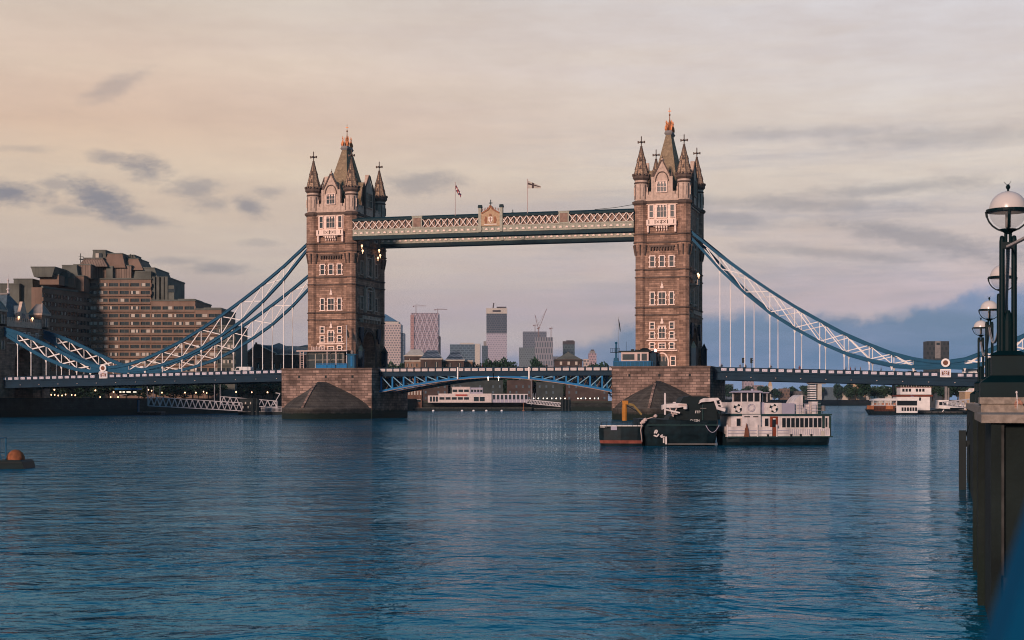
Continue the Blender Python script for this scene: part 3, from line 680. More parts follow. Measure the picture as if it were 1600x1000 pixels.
# side spans
def span(s,sl,label):
    X0,X1=52.8,150.; zt=lambda x:12.15-(x-52.8)*sl
    b=MB()
    b.bar((s*X0,0,zt(X0)-1.35),(s*X1,0,zt(X1)-1.35),18.6,.3,1)
    for y in (-9.5,9.5):
        b.bar((s*X0,y,zt(X0)-1.95),(s*X1,y,zt(X1)-1.95),.3,1.7,0)
        b.bar((s*X0,y,zt(X0)-2.85),(s*X1,y,zt(X1)-2.85),.9,.16,0); b.bar((s*X0,y,zt(X0)-1.12),(s*X1,y,zt(X1)-1.12),.8,.14,0)
        b.bar((s*X0,y-.2,zt(X0)-1.75),(s*X1,y-.2,zt(X1)-1.75),.12,.1,0)
    x=55
    while x<X1: b.box(s*x-.15,s*x+.15,-9.3,9.3,zt(x)-2.6,zt(x)-1.5,0); x+=2.8
    o=b.build('side_span',[M['dblue'],M['asph']],bridge); o['label']=label
    for y in (-9.6,9.6):
        b=MB(); b.bar((s*X0,y,zt(X0)-.06),(s*X1,y,zt(X1)-.06),.3,.16,0); b.bar((s*X0,y,zt(X0)-.98),(s*X1,y,zt(X1)-.98),.25,.14,0)
        b.bar((s*X0,y,zt(X0)-.5),(s*X1,y,zt(X1)-.5),.1,.8,0)
        x=54.4-.0; k=0
        yy=y-(.14 if y<0 else -.14)
        while x<X1-3:
            b.box(s*x-.22,s*x+.22,y-.2,y+.2,zt(x)-1.05,zt(x)+.12,0)
            for j in range(3):
                xc=x+5.6*(j+.5)/3+.02
                if abs(xc-104.4)<1.9: continue
                for (d,hh,mm,oo) in ((.60,.30,1,0),):
                    b.box(s*xc-d,s*xc+d,yy-.04,yy+.04,zt(xc)-.5-hh,zt(xc)-.5+hh,1)
                for e in (-.28,.28): 
                    b.bar((s*xc+e-.18,yy-.05*(1 if y<0 else -1),zt(xc)-.68),(s*xc+e+.18,yy-.05*(1 if y<0 else -1),zt(xc)-.32),.03,.05,2); b.bar((s*xc+e-.18,yy-.05*(1 if y<0 else -1),zt(xc)-.32),(s*xc+e+.18,yy-.05*(1 if y<0 else -1),zt(xc)-.68),.03,.05,2)
                if j: xs=x+5.6*j/3; b.box(s*xs-.1,s*xs+.1,y-.16,y+.16,zt(xs)-1,zt(xs),0)
            x+=5.6
        b.build('parapet',[M['dblue'],M['panel'],M['panel2']],o)
        b=MB(); xc=104.4; sg=-1 if y<0 else 1
        b.box(s*xc-1.15,s*xc+1.15,*sorted((y,y+sg*.3)),zt(xc)-1.05,zt(xc)+.75,0)
        b.box(s*xc-.95,s*xc+.95,*sorted((y+sg*.3,y+sg*.34)),zt(xc)-.85,zt(xc)+.55,1)
        zc=zt(xc)-.1
        b.prism([(s*xc-.32,zc+.4),(s*xc+.32,zc+.4),(s*xc+.32,zc-.1),(s*xc,zc-.5),(s*xc-.32,zc-.1)],*sorted((y+sg*.34,y+sg*.4)),'y',2)
        for e in (-1,1): b.prism([(s*xc+e*.4,zc-.5),(s*xc+e*.7,zc-.5),(s*xc+e*.8,zc+.1),(s*xc+e*.55,zc+.45),(s*xc+e*.45,zc)],*sorted((y+sg*.34,y+sg*.39)),'y',3)
        b.box(s*xc-.06,s*xc+.06,*sorted((y+sg*.4,y+sg*.42)),zc-.4,zc+.36,0); b.box(s*xc-.3,s*xc+.3,*sorted((y+sg*.4,y+sg*.42)),zc+.02,zc+.14,0)
        b.build('crest_panel',[M['white'],M['panel'],M['red2'],M['wood']],o)
    b=MB(); x=56.
    while x<X1: b.lathe([(.02,0),(.13,.05),(.13,.12),(.02,.17)],s*x,-9.9,zt(x)-2.3,8); x+=5.6
    b.build('bulkhead_light',M['pink'],o)
    return o
M['panel']=mat('parapet_panel_lilac',(.58,.54,.60),.5,.12,1); M['panel2']=mat('parapet_panel_grey',(.36,.34,.42),.5,.1)
span(-1,.019,'left suspended roadway span'); span(1,.030,'right suspended roadway span')
# bascules
def bascule(s,label):
    b=MB(); X0,X1=(29.2 if s<0 else 30.0),.12
    b.box(*sorted((s*X1,s*X0)),-8.6,8.6,10.75,11.0,1)
    for y in (-8.9,8.9):
        b.box(*sorted((s*X1,s*X0)),y-.2,y+.2,10.3,11.35,0); b.box(*sorted((s*X1,s*X0)),y-.35,y+.35,11.3,11.42,0)
    o=b.build('bascule',[M['dblue'],M['asph']],bridge); o['label']=label
    zl=lambda x:10.2-3.7*(abs(x)/29.5)**1.65
    for y in (-8.7,-3,3,8.7):
        b=MB(); n=14
        xs=[X1+(X0-X1)*i/n for i in range(n+1)]
        for a,c in zip(xs,xs[1:]): b.bar((s*a,y,zl(a)),(s*c,y,zl(c)),.55,.5,0); b.bar((s*a,y,zl(a)-.28),(s*c,y,zl(c)-.28),.8,.12,1)
        for i in range(9):
            x=X0-.5-i*2.9
            if 10.3-zl(x)<.6: continue
            b.box(s*x-.2,s*x+.2,y-.15,y+.15,zl(x),10.4,0 if i%1==0 else 1)
            x2=x-2.9
            if 10.3-zl(x2)>.35: b.bar((s*x,y,10.35),(s*x2,y,zl(x2)+.1),.28,.22,2)
        b.build('rib',[M['blue2'],M['tan'],M['lblue']],o)
    b=MB()
    for i in range(8):
        x=X0-1.5-i*3.2; b.box(s*x-.12,s*x+.12,-8.6,8.6,10.1,10.7,0)
        if 10.3-zl(x)>1: b.bar((s*x,-8.6,zl(x)),(s*x,-3,10.2),.14,.14,0); b.bar((s*x,8.6,zl(x)),(s*x,3,10.2),.14,.14,0); b.bar((s*x,-3,10.2),(s*x,3,zl(x)),.14,.14,0)
    b.build('cross_bracing',M['tan'],o)
    for y in (-8.95,8.95):
        b=MB(); X=X0
        b.box(*sorted((s*X1,s*X0)),y-.06,y+.06,11.42,12.3,0); b.box(*sorted((s*X1,s*X0)),y-.14,y+.14,12.25,12.4,0)
        n=16; sg=-1 if y<0 else 1
        for i in range(n+1):
            x=X1+(X0-X1)*i/n; b.box(s*x-.13,s*x+.13,y-.15,y+.15,11.42,12.5,0)
            if i<n:
                xc=X1+(X0-X1)*(i+.5)/n; yy=y+sg*.1
                b.box(s*xc-.72,s*xc+.72,yy-.03,yy+.03,11.52,12.16,1)
                for e in (-.36,.02,.4):
                    for (z0_,z1_) in ((11.64,12.04),(12.04,11.64)): b.bar((s*xc+e-.18,yy+sg*.04,z0_),(s*xc+e+.18,yy+sg*.04,z1_),.03,.05,2)
        b.build('parapet',[M['dblue'],M['panelw'],M['panel2']],o)
    b=MB(); b.box(s*8.9-.16,s*8.9+.16,-9.35,-9.15,9.6,12.4); b.build('gauge_board',M['white'],o)
    lit(o,[(s*1.3,-9.1,9.9)],'lampw',.18,'navigation_light')
    return o
M['panelw']=mat('parapet_panel_pale',(.62,.53,.5),.5,.12,1); M['tan']=mat('girder_tan',(.34,.22,.16),.6,.2); M['lblue']=mat('girder_pale_blue',(.16,.33,.45),.5,.15)
bascule(-1,'left bascule leaf over the river'); bascule(1,'right bascule leaf over the river')
# north abutment tower
b=MB()
b.prism([(-11,4)]+[(-4.3,4)]+arc(0,0,4.3,14,18.5)+[(4.3,4),(11,4),(11,24.3),(-11,24.3)],-148,-134.2,'x',0)
b.box(-148.4,-133.9,-11.4,11.4,24.0,24.5,1)
for z in (19.6,22.2): b.box(-148.2,-134.0,-11.2,11.2,z-.15,z+.15,1)
for i in range(19):
    y=-9+i; b.box(-134.6,-134.0,y-.3,y+.3,25.6,26.5,1)
b.box(-134.6,-134.0,-11.2,11.2,24.5,25.6,1); b.box(-148,-147.4,-11.2,11.2,24.5,25.6,1)
ab=b.build('abutment_tower',[M['stone'],M['stone2']],bridge); ab['label']='small stone gate tower at the left end of the bridge'
for (x,y) in ((-136,-10.2),(-136,10.2),(-146.5,-10.2),(-146.5,10.2)):
    b=MB(); b.box(x-2.1,x+2.1,y-2,y+2,4,28.2,0); b.box(x-2.3,x+2.3,y-2.2,y+2.2,27.8,28.3,1); b.frus(x,y,28.3,31.0,2.2,2.1,.9,.1,2)
    for z in (18,24.8): b.box(x+2.1,x+2.16,y-.4,y+.4,z,z+2,3); b.box(x+2.12,x+2.3,y-.7,y-.4,z-.2,z+2.2,1); b.box(x+2.12,x+2.3,y+.4,y+.7,z-.2,z+2.2,1)
    b.bar((x+2.2,y-2.1,28.4),(x+.9,y-.1,31.1),.2,.2,1); b.bar((x+2.2,y+2.1,28.4),(x+.9,y+.1,31.1),.2,.2,1)
    b.build('corner_turret',[M['stone'],M['stone2'],M['lead'],M['glass']],ab)
b=MB()
vs=[(-134.8,-8,25),(-134.8,8,25),(-147.2,8,25),(-147.2,-8,25),(-139,-.4,33.0),(-139,.4,33.0),(-146,.4,33.0),(-146,-.4,33.0)]
M['slate2']=mat('blue_grey_slate',(.09,.13,.16),.7,.25,1,.3,4,brick=(.5,.3,.02,.6,.15))
b.add(vs,[(0,1,5,4),(1,2,6,5),(2,3,7,6),(3,0,4,7),(4,5,6,7)],0); b.box(-146.2,-138.8,-.6,.6,33.0,33.4,1)
b.build('roof',[M['slate2'],M['lead']],ab)
b=MB(); b.lathe([(.4,33.2),(.25,34),(.5,34.4),(.2,34.8),(.15,36.5),(.3,36.9),(.05,37.4),(.04,38.6)],-139,0,0,8); b.build('finial',M['panelw'],ab)
b=MB(); b.prism([(-2.4,24.5),(-2.4,27.8),(-1.4,28.3),(-.4,31),(.4,31),(1.4,28.3),(2.4,27.8),(2.4,24.5)],-135.2,-134.3,'x',0); b.prism([(-1.6,24.5),(-1.6,27.6),(0,30),(1.6,27.6),(1.6,24.5)],-139.5,-135.2,'x',1)
b.box(-134.3,-134.2,-.7,.7,25.6,27.8,2); b.build('gable',[M['stone2'],M['slate2'],M['glass']],ab)
for y in (-3.2,3.2): lit(ab,[(-133.6,y,26.6)],'lamp',.3)
for y in (-8.0,-5,0,2.2,6.0):
    b=MB(); h=1.8 if abs(y)>4.5 else .8; win(b,y,22.6-h,.7,h,1,1,'s',-134.2,.2,False,False); b.build('window',[M['panelw'],M['glass']],ab)
# ------------------------------------------------------------------ buildings of the north bank
RZ=-TH
def root(name,px,d,label,cat,group=None,z=0,rot=0):
    x,y=at(px,d); return tag(empty(name,(x,y,z),RZ+rot),label,cat,group)
M['hbrick']=mat('hotel_brown',(.215,.145,.11),.85,.25,.15,.3,2,streak=.25)
M['hdark']=mat('hotel_lead',(.12,.125,.108),.8,.3,.2,streak=.3)
M['hrib']=mat('hotel_ribbed',(.21,.155,.125),.8,.2,.2,brick=(.9,9,.12,.45,.12))
M['fdark']=mat('flats_dark',(.04,.05,.05),.8,.3,.3); M['curt']=mat('window_blind',(.50,.45,.39),.8,.15,.5)
M['brick']=mat('warehouse_brick',(.16,.085,.06),.9,.25,.3,brick=(.9,.3,.03,.6,.2),streak=.2)
M['brickd']=mat('warehouse_dark_brick',(.07,.05,.045),.9,.3,.3)
hot=root('tower_hotel',143,512,'large stepped brown concrete hotel with rows of windows left of the bridge','hotel')
Sx=512/F
def XX(px,y): return ((px-800)*(512+y)+657*512)/F
def hx(px,d=512): return (px-143)*Sx + 0*d
def hz(y): return zp(y,538)
random.seed(3)
def wing(name,xa,xb,ytop,y0,y1,ybot=640,mats=None,step=12.1,win=True,bays=16.8,first=None,parent=hot,wall='hbrick'):
    # a wing facing the viewer: px columns xa..xb, local depth y0..y1
    k=540/512.
    X0=XX(xa,y0); X1=XX(xb,y0)
    b=MB(); b.box(X0,X1,y0,y1,0,hz(ytop)); b.box(X0-.2,X1+.2,y0-.25,y1+.2,hz(ytop),hz(ytop)+.5,1)
    o=b.build(name,[M[wall],M['hdark']],parent)
    if win:
        y=(first if first else ytop+9)
        while y<600:
            zc=hz(y); nb_=max(1,round((X1-X0)/(bays*Sx*k))); bw=(X1-X0)/nb_
            b=MB(); b.box(X0+.25,X1-.25,y0-.12,y0-.02,zc-.62,zc+.62,0)
            b.box(X0,X1,y0-.6,y0,zc-1.35,zc-.66,2); b.box(X0,X1,y0-.5,y0-.3,zc-.66,zc-.5,3)
            for i in range(nb_+1): b.box(X0+i*bw-.28,X0+i*bw+.28,y0-.55,y0,zc-.66,zc+.62,2)
            for i in range(nb_):
                r=random.random(); a=X0+i*bw
                for j in range(2):
                    if random.random()<.33: b.box(a+.35+j*bw*.48,a+.35+j*bw*.48+bw*random.choice((.2,.38)),y0-.2,y0-.12,zc-.5,zc+.58,4)
                b.box(a+bw*.5-.06,a+bw*.5+.06,y0-.25,y0-.12,zc-.62,zc+.62,3)
            b.build('window_row',[M['glass'],M['glass'],M[wall],M['hdark'],M['curt']],o)
            y+=step
    return o
wing('main_wing',137,236,436,28,60,first=444.5)
wing('stair_tower',235,262,433,30,58,win=False,wall='hdark',parent=hot)
wing('lower_wing',236,305,470,27.4,56,first=481)
wing('lower_wing',305,346,484,26.8,54,first=493)
wing('end_wing',340,367,510,26.2,52,first=517,wall='hdark',bays=13)
b=MB(); k=540/512.
for px in (240,247,254,260): b.box(XX(px,29)-.5,XX(px,29)+.5,28.6,30,hz(470),hz(433)+.4)
b.build('service_shaft',M['hdark'],hot)
for (xa,xb,yt,yb,ya) in ((262,272,445,470,29),(278,304,466,472,29),(318,345,480,486,28)):
    b=MB(); b.box(XX(xa,ya),XX(xb,ya),ya,ya+14,hz(yb),hz(yt)); b.box(XX(xa,ya)-.1,XX(xb,ya)+.1,ya-.2,ya,hz(yt)-2.4,hz(yt)-1.2,1); b.build('terrace_block',[M['hdark'],M['glass']],hot)
# left wing running back from the viewer
b=MB(); b.box(-20.2,1.5,0,40,0,42.4); b.box(-20.4,1.7,-.3,40,42.4,43,1)
lw=b.build('left_wing',[M['hbrick'],M['hdark']],hot,(0,0,0),.0)
Z=42.4-2.2


# the long face, angled
lf=MB(); p0=(-16.4,-.2); p1=(-8.2,27.8)
for i in range(13):
    zc=41-1.4-i*2.73
    lf.bar((p0[0],p0[1],zc-1.35),(p1[0],p1[1],zc-1.35),.9,1.3,0); lf.bar((p0[0]+.1,p0[1],zc),(p1[0]+.1,p1[1],zc),.3,1.4,1)
    for j in range(15):
        t=(j+.5)/15; x=p0[0]+(p1[0]-p0[0])*t; y=p0[1]+(p1[1]-p0[1])*t
        lf.bar((x,y,zc-.7),(x,y,zc+.7),.7,.5,0)
        if random.random()<.3: lf.bar((x+.3,y+.5,zc-.55),(x+.3,y+.5,zc+.5),.5,.5,2)
lf.prism([(p0[0],p0[1]),(p1[0],p1[1]),(-20,28),(-20,-.2)],0,42.2,'z',0); lf.bar((p0[0],p0[1],42.3),(p1[0],p1[1],42.3),.8,.7,3)
bpy.data.objects.remove(lw)
lf.build('left_wing',[M['hbrick'],M['glass'],M['curt'],M['hdark']],hot)
# roof storeys and penthouses, ribbed metal
def roofbox(xa,xb,ya,yb,y0,y1,m='hrib',tx=0.,name='roof_storey',ty=0.):
    X0=XX(xa,y0); X1=XX(xb,y0); c=(X0+X1)/2; h=(X1-X0)/2
    b=MB(); z0_,z1_=hz(yb),hz(ya); d=(y1-y0)/2; cy=(y0+y1)/2
    b.frus(c,cy,z0_,z1_,h,d,h-tx,max(.5,d-ty)); b.frus(c,cy,z1_,z1_+.35,h-tx+.15,d-ty+.15,h-tx+.1,d-ty+.1,1)
    return b.build(name,[M[m],M['hdark']],hot)
roofbox(0,30,449,560,12,40,'hdark'); roofbox(16,56,441,560,14,36,'hdark',1.2)
roofbox(62,92,436,450,10,32,'hbrick'); roofbox(53,81,425,439,8,24,'hdark',-1)
roofbox(92,131,434,457,20,40,'hbrick'); roofbox(95,122,417,436,22,40,'hdark',.5); roofbox(92,106,430,450,17,24,'hdark',.0)
roofbox(115,142,415,436,24,44,'hrib'); roofbox(121,168,403,416,27,50,'hrib',2.,ty=1.5); roofbox(140,205,414,436,30,56,'hrib'); roofbox(205,247,417,434,31,56,'hdark',1.5,ty=1)
roofbox(144,166,390,404,30,44,'hdark',.3,'plant_room'); roofbox(160,196,395,417,29,50,'hbrick',1.5,ty=1.5); roofbox(190,224,402,420,31,50,'hbrick',2.2,ty=1.5); roofbox(196,215,396,404,34,44,'hdark',1.2)
roofbox(105,116,437,452,17.5,20,'hbrick'); roofbox(166,176,416,436,28.6,30,'hdark'); roofbox(215,236,424,437,29,31,'hdark')
for px,yt,yb in ((126,393,402),(130,398,403),(189,392,397),(204,394,400),(217,404,408),(70,419,426)):
    b=MB(); X=XX(px,33); b.bar((X,33,hz(yb+6)),(X,33,hz(yt)),.22,.22); b.bar((X-.7,33,hz(yt)-1),(X+.8,33,hz(yt)-1.1),.12,.12); b.bar((X-.4,33,hz(yt)-2),(X+.9,33,hz(yt)-2.2),.25,.4); b.build('antenna',M['dark'],hot)
for px in (152,157): 
    b=MB(); X=XX(px,29.6); b.box(X-.6,X+.5,29.6,29.75,hz(402),hz(394)); b.build('louvre_panel',M['curt'] if px==152 else M['glass'],hot)
# brick warehouse right of the hotel
ih=root('brick_warehouse',402,600,'brown brick warehouse with a pitched roof and white sills left of the left tower','warehouse'); q=600/F
def Zb(y): return zp(y,600)
b=MB(); b.prism([(-34*q,0),(-34*q,Zb(553)),(-19*q,Zb(553)),(-14*q,Zb(549)),(1*q,Zb(538.5)),(14*q,Zb(545)),(31*q,Zb(553)),(39*q,Zb(554)),(39*q,0)],0,14,'y',0)
for (a,c) in (((-16,550),(1,538)),((1,538),(31,552.5))): b.bar((a[0]*q,-.2,Zb(a[1])),(c[0]*q,-.2,Zb(c[1])),.5,.45,1)
b.box(-35*q,-17*q,-.3,.2,Zb(554.5),Zb(552),1); b.box(28*q,76*q,-.25,.1,Zb(554.5),Zb(553.3),1)
o=b.build('wall',[M['brick'],M['curt']],ih)
b=MB()
b.add([(3*q,0,Zb(539)),(78*q,3,Zb(541)),(78*q,0,Zb(553)),(32*q,0,Zb(553)),(3*q,14,Zb(539)),(78*q,14,Zb(541))],[(0,3,2,1),(0,1,5,4)],0); b.box(30*q,80*q,.1,13,0,Zb(553.5),1)
b.build('roof',[M['slate2'],M['brickd']],ih)
b=MB(); b.box(23*q,40*q,2,6,Zb(547),Zb(540)); b.frus(31.5*q,4,Zb(540),Zb(535.5),10.5*q,2.6,.3,.3,1); b.build('cupola',[M['brickd'],M['slate2']],ih)
b=MB(); b.frus(75*q,5,Zb(541),Zb(538),12*q,3,.3,.3,0); b.build('roof_lantern',M['slate2'],ih)
for px,w_ in ((-24,2.4),(-16,2),(1,2.2),(9,2.2),(26,2),(36,2)):
    b=MB(); X=px*q; b.box(X-.5,X+.5,-.12,-.02,Zb(576),Zb(567),0); b.box(X-.7,X+.7,-.3,-.02,Zb(577.3),Zb(576),1); b.box(X+.1,X+.4,-.16,-.12,Zb(575),Zb(569),2); b.build('window',[M['glass'],M['curt'],M['curt']],o)
b=MB(); b.box(-5*q,6*q,-.5,0,Zb(560),Zb(538)); b.box(-3*q,0,-.5,-.1,Zb(538),Zb(535)); b.build('chimney_stack',M['brickd'],ih)
# ------------------------------------------------------------------ distant towers
def block(name,label,cat,xl,xr,yt,d,dep,m,group=None,rot=0,z0=0,extra=None,yb=None):
    pc=(xl+xr)/2; r=root(name,pc,d,label,cat,group,0,rot); h=(xr-xl)/2*d/F
    b=MB(); b.box(-h,h,0,dep,0 if yb is None else zp(yb,d),zp(yt,d)); b.build('facade',m,r)
    return r,h
F1=facade('steel_facade',(.50,.40,.37),(.13,.12,.13),7,6.5,1.7); F2=facade('cream_facade',(.48,.38,.33),(.10,.10,.11),5.5,5.5,1.4)
t1,h=block('pyramid_roofed_skyscraper','pale square skyscraper topped by a blue pyramid, seen right beside the left tower','skyscraper',575,626,506,4100,80,F1)
hz1=zp(506,4100)
b=MB(); b.box(-h+8,h-6,6,74,hz1,zp(502,4100)); b.build('upper_storey',M['curt'],t1)
b=MB(); b.frus(0,40,zp(502,4100),zp(489.5,4100),h-8,36,.5,.5); b.build('roof',mat('pyramid_blue_steel',(.05,.14,.24),.5,.15,.02),t1)
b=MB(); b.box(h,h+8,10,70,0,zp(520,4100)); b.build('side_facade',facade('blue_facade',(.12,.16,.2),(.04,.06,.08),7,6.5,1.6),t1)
# diamond braced tower
t2,h=block('lattice_skyscraper','broad reddish skyscraper with a diamond pattern and cranes on top','skyscraper',642,685,489,3850,60,facade('red_grey_facade',(.30,.23,.26),(.12,.11,.14),6,5.5,1.5))
b=MB(); zt=zp(490,3850); n=6
for i in range(n):
    a=-h+2*h*i/n; w_=2*h/n
    for j in range(6):
        za=zt*j/6; zb_=zt*(j+1)/6
        b.bar((a,-.6,za),(a+w_,-.6,zb_),1,1.6,0); b.bar((a+w_,-.7,za),(a,-.7,zb_),1,1.6,0)
b.build('diamond_bracing',mat('pale_braces',(.50,.44,.50),.6,.1),t2)
b=MB(); b.box(h,h+3.5,5,50,0,zp(525,3850)); b.build('side_core',M['brickd'],t2)
b=MB(); b.box(-h-1,-h+8,-3,0,0,zp(492,3850)); b.build('lift_core',facade('red_core',(.40,.22,.2),(.16,.08,.08),3,5.5,1),t2)
t3,h=block('office_block','low dark glass office block with a flat roof between the skyscrapers','office block',703,742,538,3300,50,facade('teal_facade',(.10,.15,.19),(.03,.06,.09),9,5,1.2))
b=MB(); b.box(h,h+11,0,50,0,zp(537,3300)); b.build('side_facade',M['curt'],t3); b=MB(); b.box(-h*.2,h*.9,10,40,zp(538,3300),zp(535.5,3300)); b.build('plant_room',M['curt'],t3)
t4,h=block('unfinished_skyscraper','tall slab skyscraper, pale below and dark open floors above, with a pale crown','skyscraper',760,792,521,3770,45,facade('pale_blue_facade',(.40,.36,.42),(.22,.21,.27),4,5,1.2))
b=MB(); b.box(-h,h,0,45,zp(521,3770),zp(490,3770)); b.build('open_floors',facade('dark_floors',(.10,.10,.12),(.015,.035,.055),6,5.2,1.0),t4)
b=MB(); b.box(-h-.5,h+.5,-1,46,zp(490,3770),zp(481.5,3770)); b.box(-h*.4,h*.4,-1.6,-1,zp(487.5,3770),zp(484.5,3770),1); b.build('crown',[M['curt'],M['brickd']],t4)
b=MB(); b.box(-h*.0,h*.95,5,30,zp(481.5,3770),zp(479,3770)); b.bar((-h*.35,10,zp(481,3770)),(-h*.28,10,zp(473,3770)),3,3); b.build('roof_plant',M['brickd'],t4)
b=MB(); b.box(-h-7,-h,5,30,0,zp(533,3770)); b.build('annex',M['lead'],t4)
block('office_block','dark bluish block just left of the unfinished skyscraper foot','office block',753,762,540,3300,30,facade('dark_blue_facade',(.06,.09,.12),(.03,.05,.07),6,5,1.2))
F5=facade('grey_blue_facade',(.13,.14,.17),(.06,.08,.11),6,5,1.4)
block('office_tower','dark square topped tower under construction behind two red cranes','office tower',817,854,518,3500,40,F5)
block('office_tower','wide pale-topped block in front, left of the cluster with cranes','office tower',811,838,543,3200,30,facade('green_grey_facade',(.13,.16,.175),(.07,.09,.105),5,4.5,1.2))
t5,h=block('office_tower','tower with vertical pale ribs at the right of the crane cluster','office tower',836,864,527,3000,35,facade('ribbed_facade',(.24,.23,.26),(.06,.08,.10),5,12,1.6))
block('office_tower','narrow dark tower with a stepped top left of the dark pyramid roof','office tower',880,898,538,3100,30,facade('dark_facade2',(.07,.10,.11),(.03,.05,.06),6,5,1.2))
b=MB(); b.box(-12,12,5,25,zp(538,3100),zp(533,3100)); b.box(-5,10,8,20,zp(533,3100),zp(531.5,3100)); x,y=at(889,3100); b.build('stepped_top',M['brickd'],[o for o in bpy.data.objects if o.get('label','').startswith('narrow dark tower')][0])
t6,h=block('apartment_tower','slim pinkish tower with a rounded stepped top near the right tower','apartment tower',920,932,552,2900,20,facade('pink_facade',(.40,.28,.30),(.16,.13,.16),5,5,1.3))
b=MB(); b.box(-5,5,2,16,zp(552,2900),zp(548,2900)); b.box(-3,3,4,12,zp(548,2900),zp(546,2900),1); b.build('stepped_top',[M['lead'],M['brickd']],t6)
block('apartment_block','low pale block with blue side left of the slim pinkish tower','apartment block',912,921,561,2700,20,F2)
block('apartment_block','low pale blue-grey block between the crane cluster and the dark pyramid roof','apartment block',864,876,557,2700,20,F5)
def crane(px,yb,yt,d,jl,label,luff=0,s=1,cj=.3):
    r=root('tower_crane',px,d,label,'tower crane','construction cranes on the skyline'); u_=d/F
    z0_,z1_=zp(yb,d),zp(yt,d); b=MB(); wd=1.1*u_*.7
    for i in range(6):
        a=z0_+(z1_-z0_)*i/6; c=z0_+(z1_-z0_)*(i+1)/6
        b.bar((-wd/2,0,a),(-wd/2,0,c),.6*u_/1.6,None); b.bar((wd/2,0,a),(wd/2,0,c),.6*u_/1.6,None); b.bar((-wd/2,0,a),(wd/2,0,c),.3*u_,None)
    b.build('mast',M['crn'],r)
    b=MB()
    if luff:
        e=(s*jl*u_*math.cos(luff),0,z1_+jl*u_*math.sin(luff)); b.bar((0,0,z1_),e,1.0*u_,.7*u_); b.bar((0,0,z1_),(-s*3*u_,0,z1_+1*u_),1.4*u_,1.2*u_)
        b.bar((-s*2*u_,0,z1_+5*u_),e,.25*u_,None); b.bar((0,0,z1_),(-s*2*u_,0,z1_+5*u_),.4*u_,None)
    else:
        b.bar((-s*jl*cj*u_,0,z1_),(s*jl*u_,0,z1_),.8*u_,.6*u_); b.box(min(-s*jl*cj*u_,-s*jl*cj*u_+s*2*u_),max(-s*jl*cj*u_,-s*jl*cj*u_+s*2*u_),-.6*u_,.6*u_,z1_-1.5*u_,z1_); b.bar((0,0,z1_),(0,0,z1_+2.2*u_),.5*u_,None)
        b.bar((0,0,z1_+2.2*u_),(s*jl*.8*u_,0,z1_+.4*u_),.2*u_,None)
    b.build('jib',M['crn'],r)
M['crn']=mat('crane_paint',(.20,.12,.11),.6,.1)
crane(650,491,478,3850,16,'left crane on the diamond patterned skyscraper')
crane(684,491,483.5,3860,15,'right crane on the diamond patterned skyscraper',cj=.35)
crane(842,527,514,3010,34,'crane whose jib points steeply up to the right',luff=1.2,s=1)
crane(841,527,513,3030,22,'crane whose jib leans steeply to the left',luff=1.33,s=-1)
crane(861,530,513,3020,3,'short crane at the right end of the crane cluster',cj=.9)
crane(836,519,508,3520,5,'small crane behind the two steep jibs',cj=.6)
# warehouses and roofs just above the centre span
M['sky_glass']=mat('grey_roof_glass',(.16,.17,.19),.3,.3,.3,brick=(2.2,2.2,.35,.25,.2))
def gabled(px0,px1,yt,ye,d,dep,label,m,wallm='brickd',name='warehouse',ylow=640):
    r=root(name,(px0+px1)/2,d,label,'warehouse'); h=(px1-px0)/2*d/F
    b=MB(); b.box(-h,h,0,dep,0,zp(ye,d)); b.box(-h-.4,h+.4,-.4,0,zp(ye,d)-.5,zp(ye,d),1); b.build('wall',[M[wallm],M['curt']],r)
    b=MB(); zt=zp(yt,d); ze=zp(ye,d)
    b.add([(-h,-.3,ze),(h,-.3,ze),(h-2.5,dep/2,zt),(-h+2.5,dep/2,zt),(-h,dep,ze),(h,dep,ze)],[(0,1,2,3),(3,2,5,4),(0,3,4),(1,5,2)]); b.build('roof',m,r)
    n=max(2,int(h/2.2))
    for i in range(n):
        X=-h+2*h*(i+.5)/n; b=MB(); b.box(X-.6,X+.6,-.12,-.02,ze-4,ze-1.6,0); b.box(X-.1,X+.1,-.16,-.12,ze-4,ze-1.6,1); b.build('window',[M['glass'],M['curt']],r)
    return r
gabled(657,690,546,560,700,20,'warehouse with a grey glazed pitched roof, left one of two',M['sky_glass'])
gabled(696,725,548,562,705,20,'warehouse with a grey glazed pitched roof, right one of two',M['sky_glass'])
gabled(632,664,545,555,715,16,'low warehouse with a pale grey hipped roof beside the left tower',M['curt'])

M['tanw']=mat('tan_render',(.26,.17,.12),.8,.2,.3)
r,h=block('terrace_building','long tan building with a pale parapet just above the centre span railing','building',633,738,564,712,14,M['tanw'])
b=MB(); b.box(-h-.3,h+.3,-.5,.2,zp(565,712),zp(563,712)); b.build('parapet',M['curt'],r)
for i in range(14):
    X=-h+2*h*(i+.5)/14; b=MB(); b.box(X-.45,X+.45,-.1,-.01,zp(573,712),zp(568,712)); b.box(X-.08,X+.08,-.14,-.1,zp(573,712),zp(568,712),1); b.build('window',[M['glass'],M['curt']],r)
r,h=block('dark_pyramid_roofed_building','dark building with a low pyramid roof and small lantern right of the crane cluster','building',867,910,561,800,14,M['brickd'])
b=MB(); b.frus(0,7,zp(563,800),zp(551,800),h+.6,7.5,1,1); b.frus(0,7,zp(551,800),zp(548.5,800),.9,.9,.1,.1); b.build('roof',M['slated'] if 'slated' in M else M['hdark'],r)
for X in (-4,0,4): b=MB(); b.box(X-.6,X+.6,-.1,0,zp(570,800),zp(565,800)); b.build('window',M['curt'],r)
